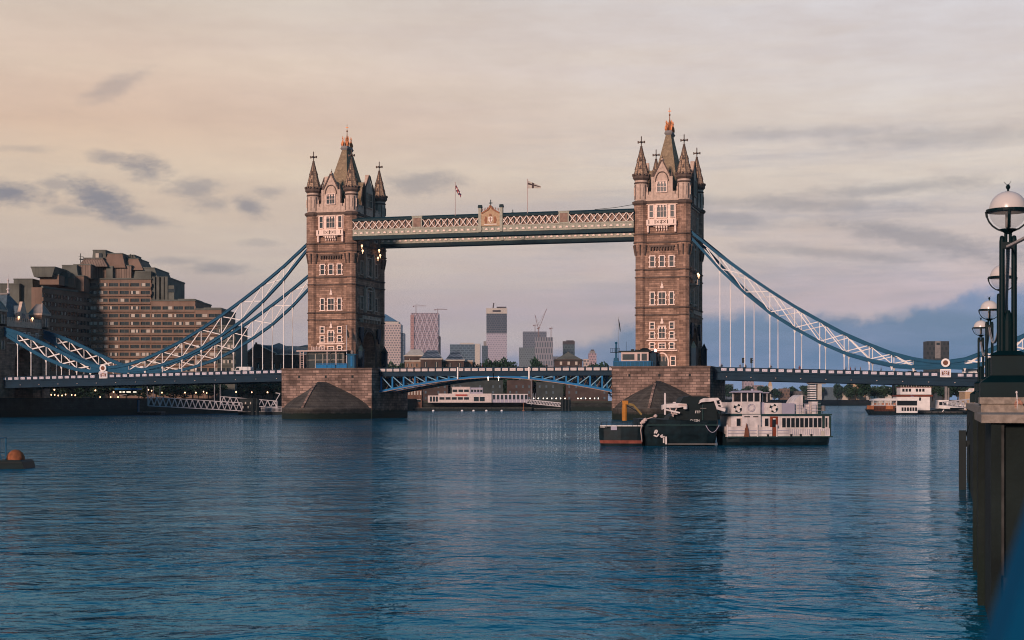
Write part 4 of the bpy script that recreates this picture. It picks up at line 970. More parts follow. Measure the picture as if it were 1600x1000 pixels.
# ------------------------------------------------------------------ trees
M['leaf']=mat('foliage_dark',(.016,.045,.026),.8,.55,.35); M['leaf2']=mat('foliage_mid',(.03,.06,.035),.8,.5,.35); M['bark']=mat('bark',(.05,.04,.03),.9,.2)
def crown_mesh(seed,h,wd,n,m):
    rnd=random.Random(seed); b=MB(); lobes=[]
    for i in range(9):
        a=rnd.uniform(0,6.28); rr=rnd.uniform(0,wd*.33); zz=rnd.uniform(.38,.85)*h
        lobes.append((rr*math.cos(a),rr*math.sin(a),zz,rnd.uniform(.16,.27)*wd*1.1))
    for i in range(n):
        lx,ly,lz,lr=rnd.choice(lobes); v=Vector((rnd.gauss(0,1),rnd.gauss(0,1),rnd.gauss(0,1))).normalized()*lr*rnd.uniform(.55,1.08)
        p=Vector((lx,ly,lz))+Vector((v.x,v.y,v.z*.85)); s=rnd.uniform(.25,.6)*h/12
        a=Vector((rnd.gauss(0,1),rnd.gauss(0,1),rnd.gauss(0,1))).normalized(); c=a.orthogonal().normalized(); d=a.cross(c)
        b.add([p-c*s-d*s*.6,p+c*s-d*s*.7,p+c*s*.8+d*s*.6,p-c*s*.7+d*s*.7],[(0,1,2,3)])
    return b
protos=[]
def mk_tree(seed,h,wd,n,m,loc,label,group):
    t=tag(empty('tree',loc,0),label,'tree',group)
    b=MB(); b.tube([(0,0,0),(.1,0,h*.3),(0,.1,h*.5),(0,0,h*.75)],[h*.03,h*.024,h*.018,h*.008])
    for i in range(6):
        a=i*1.05+seed; b.tube([(0,0,h*(.3+.05*i)),(math.cos(a)*wd*.2,math.sin(a)*wd*.2,h*(.5+.05*i)),(math.cos(a)*wd*.33,math.sin(a)*wd*.33,h*(.62+.04*i))],[h*.014,h*.009,h*.004],5)
    b.build('trunk',M['bark'],t); crown_mesh(seed,h,wd,n,m).build('crown',m,t); return t
TG=[]
def tree_row(spots,label,group,seed=0,first=True):
    # spots: (px,d,height,width,base)
    rnd=random.Random(seed)
    for i,(px,d,h,wd,zb) in enumerate(spots):
        x,y=at(px,d)
        if len(TG)<4: t=mk_tree(len(TG)+1,10,9,1500,M['leaf' if len(TG)%2==0 else 'leaf2'],(x,y,zb),label,group); TG.append(t)
        else: t=copy_tree(rnd.choice(TG[:4]),None,(x,y,zb)); t['label']=label; t['group']=group
        t.scale=(wd/9,wd/9,h/10); t.rotation_euler=(0,0,rnd.uniform(0,6.28))
random.seed(11)
tree_row([(px+random.uniform(-5,5),1415+random.uniform(0,50),random.uniform(11,16),random.uniform(11,16),4.2) for px in range(1135,1440,13)],'dark tree in the distant row beyond the right span of the bridge','trees on the distant right bank')
tree_row([(px+random.uniform(-4,4),640+random.uniform(0,40),random.uniform(6,9.5),random.uniform(7,10),4.2) for px in range(1340,1545,13)],'dark tree behind the moored boats under the right end of the bridge','trees behind the moored boats',1)
tree_row([(px+random.uniform(-4,4),(503 if px<269 else 507+(px-269)*.36)+random.uniform(0,8),random.uniform(6,7.5),random.uniform(7,10),4.2) for px in range(4,446,14)],'dark tree along the bank seen under the left span','trees under the left span',2)
tree_row([(px+random.uniform(-4,4),700+random.uniform(0,50),random.uniform(9,12),random.uniform(8,12),4.2) for px in range(610,965,14)],'dark tree on the bank seen below the centre span','trees below the centre span',3)
tree_row([(px,720,random.uniform(17,20),random.uniform(9,12),4.2) for px in (604,616,628,745,760,775,790,800,838,925,940)],'dark tree rising just above the centre span railing','trees above the centre span',4)
# right background buildings
M['trimw']=M['white']
block('dark_tower_block','dark rectangular tower block standing alone behind the right chain','tower block',1449,1483,533,900,9,facade('dark_slab',(.05,.055,.06),(.025,.035,.04),2.4,2.8,.7))
b=MB(); b.box(-1.9,1.3,-.3,0,zp(560,900),zp(533,900),0); b.box(-1.1,.8,-.4,-.3,zp(539,900),zp(535.5,900),1); b.build('stair_panel',[M['lead'],M['glass']],[o for o in bpy.data.objects if o.get('label','').startswith('dark rectangular tower')][0])
r,h=block('striped_building','white and dark banded building under the right span of the bridge','building',1266,1274,600,1350,10,M['glass'])
for i in range(8):
    b=MB(); b.box(-h-.6,h+.6,-1,10,zp(602+i*3.6+1.7,1350),zp(602+i*3.6,1350)); b.build('floor_band',M['white'],r)
b=MB(); b.box(h+2,h+5.4,-1,9,0,zp(600,1350)); b.build('end_wall',M['curt'],r)
b=MB(); b.box(-h-1,h+9,-1.5,11,zp(600,1350),zp(597.5,1350)); b.build('roof',M['lead'],r)
block('apartment_block','brownish block among the trees under the right span','apartment block',1219,1234,607,1430,10,facade('brown_bf',(.16,.11,.09),(.06,.05,.05),3,3,1))
block('apartment_block','grey block between trees left of the banded building','apartment block',1243,1262,611,1425,10,facade('grey_bf',(.12,.11,.11),(.05,.06,.06),3,3,1))
block('apartment_tower','pinkish grey tower beyond the ferry, close to the right pier','apartment tower',1162,1178,585,2600,20,facade('pink_bf',(.34,.27,.30),(.18,.16,.19),5,5,1.6))
block('apartment_tower','dark blue tower beside the right pier under the span','apartment tower',1133,1146,600,1900,20,facade('blue_bf',(.09,.12,.16),(.04,.06,.08),4,4,1.2))
block('apartment_block','low pinkish roofs right of the distant pinkish tower','apartment block',1178,1193,602,2300,20,facade('pink_bf2',(.28,.2,.19),(.12,.1,.1),4,4,1.2))
r,h=block('church_spire','thin pale spire rising above the distant trees','church',1201,1207,603,2000,8,M['curt'])
b=MB(); b.frus(0,4,zp(603,2000),zp(590,2000),2.5,2.5,.1,.1); b.build('spire',M['wpanel2'],r)
for xl,xr,yt,mm,lb in ((1288,1316,605,'slate2','long blue roof beyond the trees right of the banded building'),(1312,1326,607,'curt','pale gabled house right of the long blue roof'),(1328,1352,600,'wpanel2','pinkish pale house among trees near the moored boats'),(1352,1395,606,'curt','low pale terrace behind the moored boats')):
    block('riverside_house',lb,'house',xl,xr,yt,1440,12,M[mm])
r,h=block('boathouse','small pale boathouse with a pointed gable beyond the gangway at the right','boathouse',1508,1527,612,600,8,M['wpanel2'])
b=MB(); b.box(-h-.3,h+.3,-.3,8,zp(612,600),zp(611,600),0); b.prism([(0,zp(611.5,600)),(1.9,zp(611.5,600)),(.95,zp(606.5,600))],-.3,6,'y',1)
for i in range(7): b.box(-h+.3+i*.6,-h+.5+i*.6,-.3,-.1,zp(611,600),zp(609.5,600),0)
b.build('roof',[M['white'],M['pink']],r)
# under the centre span: riverside restaurant, brick house, lamps
r,h=block('riverside_restaurant','long low white restaurant on the quay seen under the left bascule','restaurant',685,768,615,650,10,M['panelw'],yb=629)
def panel_wins(r,xs,za,zb_,y,w_=1.3,m='glass',name='window'):
    for X in xs: b=MB(); b.box(X-w_/2,X+w_/2,y-.08,y-.01,za,zb_); b.box(X-w_/2-.08,X+w_/2+.08,y-.14,y-.0,zb_,zb_+.1,1); b.build(name,[M[m],M['white']],r)
u_=650/F
panel_wins(r,[-h+1.5+i*2.6 for i in range(5)],zp(624.5,650),zp(620.5,650),0,2.1); panel_wins(r,[4.8,7.3],zp(627,650),zp(620,650),0,2.1)
b=MB(); b.box(-5.5,2,1,9,zp(615,650),zp(605,650)); b.box(-5.8,2.2,.8,9.2,zp(605,650),zp(604.4,650),0); b.box(2,7.5,1.5,9,zp(615,650),zp(605.5,650),1); b.build('upper_storey',[M['panelw'],M['panel2']],r)
panel_wins(r,[-4.3,-1.8,.6],zp(612.5,650),zp(608.5,650),1,2.0); panel_wins(r,[3,4.3,5.6,6.9],zp(612.5,650),zp(608.5,650),1.5,.9)
b=MB(); b.box(h,h+15.3,1,8,zp(629,650),zp(616,650),0); b.box(h,h+15.5,.8,1,zp(616.5,650),zp(615.5,650),1)
for i in range(9): b.box(h+.6+i*1.7,h+1.5+i*1.7,.9,1,zp(624,650),zp(617,650),2); b.box(h+.3+i*1.7,h+.42+i*1.7,.7,1,zp(629,650),zp(616,650),1)
b.build('glazed_annex',[M['panel2'],M['white'],M['glass']],r)
b=MB(); b.box(-h-4.5,-h,.5,7,zp(629,650),zp(618,650),0); b.build('entrance_block',M['panelw'],r); panel_wins(r,[-h-3.2,-h-1.9,-h-.7],zp(627.5,650),zp(619.5,650),.5,.9)
b=MB(); b.box(-4,1,-.3,-.1,zp(618.5,650),zp(616.2,650),0); b.build('awning',M['red'],r)
r,h=block('brick_house','red brick house with white arched windows beside the left pier','house',636,659,609,655,9,M['brick'])
panel_wins(r,[-h+.8+i*1.25 for i in range(5)],zp(617,655),zp(612,655),0,.55,'curt'); panel_wins(r,[-h+1.3,0,h-1.3],zp(628,655),zp(624.5,655),0,1.6)
for xl,xr,yt,lb,mm in ((792,832,594,'dark brick riverside flats under the middle of the span','brickd'),(838,880,597,'dark riverside flats below the right bascule, left block','fdark'),(884,950,596,'dark riverside flats below the right bascule, right block','brickd'),(660,700,592,'dark brick flats behind the white restaurant','brickd'),(704,786,594,'dark flats with small balconies behind the white restaurant','fdark')):
    r,h=block('riverside_flats',lb,'apartment block',xl,xr,yt,690,12,M[mm]); n=int(h/1.4)
    for j in range(3):
        for i in range(n): 
            if random.random()<.75: 
                X=-h+2*h*(i+.5)/n; b=MB(); b.box(X-.4,X+.4,-.08,-.01,zp(602+j*9+4,690),zp(602+j*9,690)); b.build('window',M['glass2'] if 'glass2' in M else M['slate2'],r)
b=tag(empty('lamp_string',(0,0,0)),'row of small white bulbs along the quay below the right bascule','lamp string')
m_=MB(); P=[at(px,665) for px in (833,936)]
m_.tube([(P[0][0],P[0][1],zp(622,665)),(P[1][0],P[1][1],zp(622.5,665))],.03)
for px in (834,841,849,855,862,869,876,883,903,908,915,922,929,935):
    x,y=at(px,665); m_.lathe([(.02,-.3),(.2,-.12),(.2,.12),(.02,.3)],x,y,zp(622.5,665),6,1)
m_.build('bulb_wire',[M['dark'],M['lampw']],b)
# lamps of the left bank
random.seed(5)
LG=None
for (px,py,bl) in ((85,609,1),(80,617,0),(85.5,617,0),(91,618,0),(97,618,0),(102.5,616.5,0),(112,617,0),(117.5,617.5,0),(149,610,1),(156.5,620.5,0),(177.5,612.5,1),(173,620.5,0),(184.5,620.5,1),(232,609,0),(237,610.5,0),(253,613.5,1),(289,613.5,1),(306,613.5,1),(318,612,0),(323,614,0),(369,612.5,1),(393.5,613,0),(418,613,1)):
    d=478; x,y=at(px,d); z_=zp(py,d)
    if LG is None:
        LG=tag(empty('globe_lamp',(x,y,z_)),'','lamp','lit lamps along the left bank')
        b=MB(); b.lathe([(.05,-.24),(.18,-.15),(.25,0),(.18,.16),(.05,.25)],n=10,smooth=True); b.build('globe',M['lamp'],LG)
        b=MB(); b.cyl(0,0,-4,-.3,.06,6); b.build('post',M['dgreen'],LG); c=LG
    else: c=copy_tree(LG,None,(x,y,z_))
    c['label']='small warm lit lamp on the dark quay under the left span'; 
    if not bl: c.scale=(.72,.72,1)
# blue kiosk boat-office on the left quay
r=root('ticket_kiosk',200,470,'blue lit kiosk with a wide flat canopy on the quay under the left span','kiosk'); u_=470/F
b=MB(); b.box(-3.2,3.2,0,3,1.0,4.6,0); b.box(-2.2,1,-.1,0,2.2,3.4,1); b.build('cabin',[M['blue'],M['slate2']],r)
b=MB(); b.box(-3.8,3.4,-1.2,3.6,zp(609,470),zp(606.5,470)); b.build('canopy',M['blue2'],r)
b=MB()
for a,c in ((-2.6,-2.0),(-1.6,-.9),(-.4,.9),(1.6,2.6)): b.box(a,c,-.2,-.1,zp(613.5,470),zp(611.5,470))
b.build('lit_sign',mat('lit_sign',(1,.95,.8),.4,0,emit=(1,.9,.7),es=.9),r)
b=MB(); b.prism([(-2.8,zp(618,470)),(-.6,zp(617,470)),(-.2,zp(616,470)),(-2.2,zp(617,470))],-.25,-.15,'y'); b.build('banner',M['white'],r)
# white gangways and pontoons
def gangway(px0,y0t,y0b,px1,y1t,y1b,d0,d1,n,label,zig=True,wd=2.2):
    A=at(px0,d0); B=at(px1,d1); r=tag(empty('gangway',(A[0],A[1],0)),label,'gangway')
    L_=math.hypot(B[0]-A[0],B[1]-A[1]); r.rotation_euler=(0,0,math.atan2(B[1]-A[1],B[0]-A[0]))
    za,zb_,zc,zd=zp(y0t,d0),zp(y0b,d0),zp(y1t,d1),zp(y1b,d1)
    for y in (0,wd):
        b=MB(); b.bar((0,y,za),(L_,y,zc),.2); b.bar((0,y,zb_),(L_,y,zd),.22)
        for i in range(n):
            t0,t1,tm=i/n,(i+1)/n,(i+.5)/n
            lo=lambda t:(L_*t,y,zb_+(zd-zb_)*t); hi=lambda t:(L_*t,y,za+(zc-za)*t)
            b.bar(lo(t0),hi(tm),.15); b.bar(hi(tm),lo(t1),.15)
        b.bar((0,y,zb_),(0,y,za),.16); b.bar((L_,y,zd),(L_,y,zc),.16)
        b.build('side_truss',M['gang'],r)
    b=MB(); b.bar((0,wd/2,zb_+.1),(L_,wd/2,zd+.1),wd,.12); b.build('walkway_deck',M['lead'],r); return r
M['gang']=mat('gangway_white',(.52,.50,.52),.5,.1)
gangway(231,620,634,378,629.5,642,466,470,16,'long white truss gangway sloping down to the right, left one')
gangway(345,619.5,632,433,626.5,637,474,478,9,'shorter white truss gangway right beside the left pier',wd=2)
gangway(823,624.5,630,888,631,636.5,650,640,14,'thin pale patterned gangway under the right bascule',wd=2)
def pontoon(px0,px1,d,h,dep,label,z=.9):
    x,y=at((px0+px1)/2,d); h_=(px1-px0)/2*d/F; r=tag(empty('pontoon',(x,y,0),RZ),label,'pontoon')
    b=MB(); b.prism([(-h_,-.4),(h_,-.4),(h_+.3,z),(-h_-.3,z)],0,dep,'y',0); b.box(-h_-.3,h_+.3,-.1,dep+.1,z,z+.15,1)
    for i in range(int(h_)): b.box(-h_+2*i+.6,-h_+2*i+.9,-.25,0,0,z+.1,0)
    b.build('hull',[M['dark'],M['lead']],r); return r,h_
r,h=pontoon(373,442,474,1,7,'low dark pontoon with white railings next to the left pier')
b=MB()
for i in range(17): b.bar((h*(.05+.055*i),-.1,1),(h*(.05+.055*i),-.1,2.5),.1)
b.bar((0,-.1,2.5),(h,-.1,2.5),.1); b.bar((0,-.1,1.9),(h,-.1,1.9),.07); b.bar((h*.55,1,3),(h*.85,1,6.6),.22); b.bar((h*.85,1,6.6),(h*.65,1,6.8),.22); b.build('railing',M['gang'],r)
b=MB(); b.box(-h*.95,-h*.3,.5,4,1,4.8); b.box(-h*.98,-h*.27,.3,4.2,4.8,5.1); b.build('shelter',M['dark'],r)
for i in range(5):
    b=MB(); b.box(-h*.85+i*.8,-h*.85+i*.8+.4,.42,.5,2+(i%2)*1.3,2.7+(i%2)*1.3); b.build('notice',M['curt'],r)
pontoon(168,250,470,1,6,'long dark pontoon under the blue kiosk',.8)
pontoon(640,830,652,1,6,'long dark floating stage in front of the white restaurant',1.2)
pontoon(836,888,642,1,6,'dark floating stage at the foot of the thin pale gangway',.9)
def dolphin(px,d,zt,wd,label,cap=False):
    x,y=at(px,d); b=MB(); b.lathe([(wd/2,-2),(wd/2,zt),(wd*.55,zt),(wd*.55,zt+.15)],n=10); 
    for z_ in (1.2,zt*.6): b.lathe([(wd*.55,z_),(wd*.55,z_+.2)],n=10)
    return tag(b.build('mooring_pile',M['dark'],None,(x,y,0)),label,'mooring pile')
for px,w_ in ((879,1.6),(884,1.3),(889,1.5)): dolphin(px,638,4.7,w_,'dark mooring pile standing with others at the end of the thin gangway')
for o in bpy.data.objects:
    if o.name.startswith('mooring_pile'): o['group']='piles at the thin gangway'
for px in (395,402): 
    o=dolphin(px,468,4.9,1.1,'dark mooring pile between the two white truss gangways'); o['group']='piles between the white gangways'
dolphin(1396,505,10,.9,'slender dark pile reaching up to the right span left of the moored boats'); dolphin(1420,500,10,1.2,'thick dark pile rising between the moored boats and the right span')
dolphin(1442,500,5.2,1.2,'dark pile between the canopied boat and the smaller boats, left of its pair'); dolphin(1447,500,5.0,1.1,'dark pile between the canopied boat and the smaller boats, right of its pair')
for px in (677,722,740,760,784):
    x,y=at(px,640); b=MB(); b.lathe([(.1,-.4),(.5,-.1),(.55,.2),(.35,.5),(.08,.6)],n=10,smooth=True); tag(b.build('mooring_buoy',M['white'],None,(x,y,0)),'small white buoy floating in front of the white restaurant','buoy','white mooring buoys')
x,y=at(818,640); b=MB(); b.lathe([(.4,-.3),(.5,.3),(.15,.5),(.12,3),(.25,3.1),(.02,3.5)],n=8); tag(b.build('marker_buoy',M['red2'],None,(x,y,0)),'thin reddish marker post in the water left of the thin pale gangway','buoy')
for px,py0,py1 in ((830,591,619),(230,602,622),(239.5,602,622),(250,599,620),(344,594,622),(335,595,622)):
    d=648 if px==830 else 480; x,y=at(px,d); b=MB(); b.cyl(0,0,2.5,zp(py0,d),.14,6,r1=.08); 
    if px==830: b.bar((0,0,zp(594,d)),(-4.5,0,zp(591,d)),.15)
    tag(b.build('mast',M['gang'],None,(x,y,0)),{830:'white mast with a side arm above the thin pale gangway',230:'thin white mast right of the blue kiosk, leftmost of three',239.5:'thin white mast right of the blue kiosk, middle one of three',250:'thin white mast right of the blue kiosk, rightmost of three',344:'tall pale pole behind the white gangways, right one of a pair',335:'tall pale pole behind the white gangways, left one of a pair'}[px],'mast')
# ------------------------------------------------------------------ things on the bridge
def zdeck(x):
    a=abs(x)
    if a<52.8: return 11.1
    return 12.15-(a-52.8)*(.019 if x<0 else .030)-1.2
def text(s,size,m,parent,loc,rz=0,name='lettering'):
    c=bpy.data.curves.new(name,'FONT'); c.body=s; c.size=size; c.extrude=.01; c.align_x='CENTER'; c.materials.append(m)
    o=bpy.data.objects.new(name,c); col.objects.link(o); me=bpy.data.meshes.new_from_object(o); bpy.data.objects.remove(o); o=bpy.data.objects.new(name,me); col.objects.link(o); o.parent=parent; o.location=loc; o.rotation_euler=(R(90),0,rz); return o
M['cabw']=mat('cabin_pink_white',(.55,.42,.38),.6,.1)
c=tag(empty('control_cabin',(0,0,12.3)),'glazed cabin with a flat pale roof on the left pier','cabin')
b=MB(); b.box(-48.9,-35.6,-13.9,-10.9,4.15,4.35,0); b.box(-48.9,-35.6,-13.95,-13.85,4.1,4.4,1); b.build('roof',[M['lead'],M['cabw']],c)
b=MB(); b.box(-46.8,-37,-12.2,-11.0,0,4.15,0)
for x in (-46.8,-44.6,-42.6,-40.5,-39.,-37.3): b.box(x-.08,x+.08,-12.35,-12.2,0,4.15,1)
b.box(-46.8,-37,-12.35,-12.2,2.0,2.1,1); b.box(-46.8,-37,-12.32,-12.2,3.5,3.6,1); b.build('glazing',[M['glass'],M['curt']],c)
for x in (-48,-47.1,-40.9,-38.6): b=MB(); b.box(x-.1,x+.1,-13.8,-13.6,0,4.15); b.build('post',M['cabw'],c)
b=MB()
for i in range(7): b.box(-48,-47.1,-13.75,-13.65,.3+i*.55,.38+i*.55)
b.build('ladder',M['cabw'],c)
b=MB(); b.box(-43.8,-35.8,-13.8,-13.7,0,.9); 
for i in range(9): b.box(-43.8+i-.06,-43.8+i+.06,-13.85,-13.7,0,1.1)
b.box(-43.8,-35.8,-13.85,-13.7,1.05,1.15); b.build('railing',M['blue2'],c)
b=MB()
for i in range(9): b.box(-45.6+i*.42,-45.4+i*.42,-12.4,-12.2,4.4,5.2 if i%3 else 5.5)
b.box(-45.7,-42,-12.4,-12.2,4.35,4.5); b.build('roof_railing',M['cabw'],c)
c=tag(empty('police_box_kiosk',(-34.6,-13.2,12.3)),'small blue kiosk between the flagpole and the archway of the left tower','kiosk')
b=MB(); b.box(-1,.8,-.5,.7,0,3.2,0); b.box(-1.3,1.2,-.7,.9,3.2,3.45,0); b.box(-.2,.3,-.56,-.5,.4,2.9,1); b.build('cabin',[M['blue'],M['blue2']],c); b=MB(); b.lathe([(.3,3.45),(.4,3.9),(.1,4.4)],0,0,0,8); b.build('roof_lamp',M['lead'],c)
def flagpole(x,y,z0_,z1_,label,r=.07,m='gang'):
    c=tag(empty('flagpole',(x,y,z0_)),label,'flagpole'); b=MB(); b.lathe([(r*1.3,0),(r,z1_-z0_),(r*2,z1_-z0_),(r*1.5,z1_-z0_+.15)],n=8); b.build('pole',M[m],c); return c
fp=flagpole(-36.0,-13.3,12.3,22.6,'white flagpole with a small furled dark flag in front of the left tower',.1)
b=MB(); b.prism([(.1,9.6),(.5,8.9),(.7,7.6),(.35,7.2),(.12,8.2)],-.05,.05,'y'); b.build('flag',M['dark'],fp)
fp=flagpole(31.2,-12.5,12.3,23.6,'thin pole with a long furled dark flag left of the right tower',.035,'lead')
b=MB(); b.tube([(.1,0,11),(.3,0,9.8),(.45,0,8.6),(.5,0,8.0)],[.04,.14,.13,.03],6); b.build('flag',M['dark'],fp)
c=tag(empty('control_cabin',(0,0,12.3)),'low dark-roofed cabin with a blue base on the right pier','cabin')
b=MB(); b.box(32.2,38.6,-13.9,-10.9,1.2,3.3,0); b.box(32.5,35.3,-13.96,-13.9,1.5,2.8,1); b.box(36,36.6,-13.96,-13.9,1.3,2.9,1); b.box(37,38.2,-13.96,-13.9,1.3,2.9,1); b.box(36.8,36.92,-14,-13.9,1.2,3.2,2); b.build('wall',[M['cabw'],M['glass'],M['white']],c)
b=MB(); b.box(31.6,39,-14.1,-10.7,3.3,3.6); b.frus(37.5,-12.4,3.6,4.2,1.4,1.2,.5,.5); b.tube([(33,-12,3.6),(33,-12,5.8)],.04); b.box(34.2,34.9,-12.4,-12,3.6,4.0); b.box(35.2,36,-12.6,-12,3.6,3.9); b.build('roof',M['dark'],c)
b=MB(); b.box(30.3,39.2,-13.95,-13.8,0,1.2); b.box(30.3,39.2,-14,-13.8,1.1,1.2,1)
for i in range(10): b.box(30.4+i,30.5+i,-14,-13.9,0,1.15,1)
b.build('base_railing',[M['blue'],M['blue2']],c)
b=MB(); b.box(38.8,40.2,-13,-11,0,3.1); b.frus(39.5,-12,3.1,3.7,.9,1.2,.2,.2); b.build('side_kiosk',M['dblue'],c)
c=tag(empty('signal_mast',(30.9,-13.4,12.3)),'blue signal mast with a railed platform at the corner of the right pier','signal mast')
b=MB(); b.frus(0,0,0,2.0,.65,.4,.5,.35); b.frus(0,0,2,5.2,.22,.22,.16,.16); b.lathe([(.16,5.2),(.3,5.3),(.3,5.6),(.1,5.7)],n=8); b.build('post',M['blue'],c)
b=MB(); b.box(-1.3,1.0,-.6,.5,3.2,3.35); 
for x in (-1.25,-.7,-.2,.4,.95): b.box(x-.03,x+.03,-.6,-.55,3.35,4.2)
b.box(-1.3,1.0,-.6,-.55,4.15,4.22); b.box(-1.3,1.0,-.6,-.55,3.75,3.8); b.build('platform',M['dblue'],c)
fp=flagpole(-8.98,-11.0,48.7,56.7,'pole on the near walkway flying a drooping striped flag, left of the crest',.07,'cabw')
M['navy']=mat('flag_navy',(.03,.04,.09),.8,.1); M['fred']=mat('flag_red',(.30,.04,.03),.8,.1)
def cloth(pts_top,pts_bot,n=8,wave=.12):
    vs=[];fs=[]
    for i in range(n+1):
        t=i/n; T_=Vector(pts_top[0]).lerp(Vector(pts_top[1]),t); B_=Vector(pts_bot[0]).lerp(Vector(pts_bot[1]),t); o=wave*math.sin(t*9)
        for k in range(5): p=T_.lerp(B_,k/4); vs.append((p.x,p.y+o,p.z))
    for i in range(n):
        for k in range(4): fs.append((i*5+k,i*5+k+1,(i+1)*5+k+1,(i+1)*5+k))
    return vs,fs
vs,fs=cloth([(0,0,7.9),(1.55,0,5.2)],[(0,0,6.3),(1.3,0,4.4)]); b=MB()
for i,f in enumerate(fs):
    col_=i//4; row=i%4; b.add([vs[j] for j in f],[(0,1,2,3)],2 if (row==1+(col_//2)%2 or col_==3) else (1 if (row+col_)%3==0 else 0))
b.build('flag',[M['navy'],M['white'],M['fred']],fp)
fp=flagpole(8.99,-11.0,48.5,56.8,'walkway pole flying a white flag with a dark cross, right of the crest',.07,'cabw')
vs,fs=cloth([(0,0,8.1),(3.3,0,6.6)],[(0,0,6.2),(3.2,0,6.1)],12,.15); b=MB()
for i,f in enumerate(fs):
    col_=i//4; row=i%4; b.add([vs[j] for j in f],[(0,1,2,3)],1 if (row==1 or col_ in (4,5)) else 0)
b.build('flag',[M['curt'],mat('flag_cross',(.07,.05,.05),.8,0)],fp)
for px in (1169,1181):
    x,y=at(px,357); yy=-7; x=59.4 if px==1169 else 61.3
    c=tag(empty('traffic_light',(x,yy,zdeck(x))),{1169:'dark traffic light on the right span, left one of the pair',1181:'dark traffic light on the right span, right one of the pair'}[px],'traffic light','traffic lights on the bridge')
    b=MB(); b.cyl(0,0,0,3.3,.07,8); b.build('pole',M['dark'],c)
    b=MB(); b.box(-.2,.2,-.18,.15,2.3,3.5)
    for i in range(3): b.prism([(.2,2.45+i*.38),(.55,2.5+i*.38),(.2,2.72+i*.38)],-.15,.12,'y'); b.lathe([(.1,-.2),(.1,-.22)],0,0,0,6)
    b.build('signal_head',M['dark'],c)
# cars
def car(x,y,paint,label,van=False,flip=1):
    c=tag(empty('van' if van else 'car',(x,y,zdeck(x)-.0)),label,'van' if van else 'car','vehicles crossing the bridge'); b=MB()
    if van: P=[(-2.5,.35),(-2.5,2.1),(-2.3,2.25),(1.3,2.25),(1.9,1.35),(2.5,1.15),(2.6,.4)]
    else: P=[(-2.1,.35),(-2.15,.9),(-1.7,1.0),(-1.2,1.45),(.5,1.48),(1.2,1.0),(2.05,.85),(2.15,.4)]
    b.prism([(flip*p,q) for p,q in P],-.88,.88,'y'); b.build('body',paint,c)
    b=MB(); 
    if van: b.prism([(flip*p,q) for p,q in [(.6,1.4),(.6,2.05),(1.3,2.05),(1.75,1.4)]],-.9,.9,'y')
    else: b.prism([(flip*p,q) for p,q in [(-1.35,1.0),(-1.1,1.38),(.4,1.4),(.95,1.0)]],-.9,.9,'y')
    b.build('window',M['glass'],c)
    for wx in (-1.35,1.4):
        for wy in (-.85,.7):
            b=MB(); b.lathe([(.33,0),(.33,.2)],n=14); b.v=[(p[0]+wx*flip,wy+p[2],.33+p[1]) for p in b.v]; b.build('wheel',M['dark'],c)
    return c
M['carw']=mat('car_white',(.7,.7,.7),.25,.03); M['card']=mat('car_dark',(.05,.06,.08),.25,.03); M['carg']=mat('car_silver',(.35,.36,.38),.3,.03)
car(97.5,-6,M['card'],'dark car with its roof showing above the parapet just left of the right pin joint'); car(110.5,-6,M['carw'],'white van right of the right pin joint',True); car(17,-6,M['card'],'dark car on the right bascule, only its roof visible above the railing'); car(28.5,-6,M['carg'],'silver car entering the right bascule beside the signal mast',flip=-1); car(-67,-6,M['carw'],'white van on the left span close to the left pier',True,-1); car(93.5,2,M['carw'],'white car on the right span, left of the right pin joint')
# people on the footway: one continuous skin-modifier figure, clothes coloured by height
def person_mat(name,top,leg):
    m=mat(name,top,.8,.1); t=m.node_tree; p=t.nodes['Principled BSDF']; tcn=t.nodes.new('ShaderNodeTexCoord'); sp=t.nodes.new('ShaderNodeSeparateXYZ'); t.links.new(tcn.outputs['Object'],sp.inputs[0])
    r=t.nodes.new('ShaderNodeValToRGB'); r.color_ramp.interpolation='CONSTANT'; e=r.color_ramp.elements; e.new(.5); e.new(.6)
    d=t.nodes.new('ShaderNodeMath'); d.operation='DIVIDE'; d.inputs[1].default_value=2; t.links.new(sp.outputs[2],d.inputs[0]); t.links.new(d.outputs[0],r.inputs[0])
    e[0].position=0; e[0].color=tuple(leg)+(1,); e[1].position=.45; e[1].color=tuple(top)+(1,); e[2].position=.745; e[2].color=(.35,.2,.15,1); e.new(.83).color=(.03,.02,.015,1)
    t.links.new(r.outputs[0],p.inputs['Base Color']); return m
def skin_obj(name,verts,edges,rads,m,parent=None,root_i=0,sub=1):
    me=bpy.data.meshes.new(name); me.from_pydata(verts,edges,[]); me.materials.append(m); o=bpy.data.objects.new(name,me); col.objects.link(o)
    if parent: o.parent=parent
    mo=o.modifiers.new('skin','SKIN'); mo.use_smooth_shade=True
    for i,r in enumerate(rads):
        sv=me.skin_vertices[0].data[i]; sv.radius=r if isinstance(r,tuple) else (r,r); sv.use_root=(i==root_i)
    s=o.modifiers.new('sub','SUBSURF'); s.levels=sub; s.render_levels=sub; return o
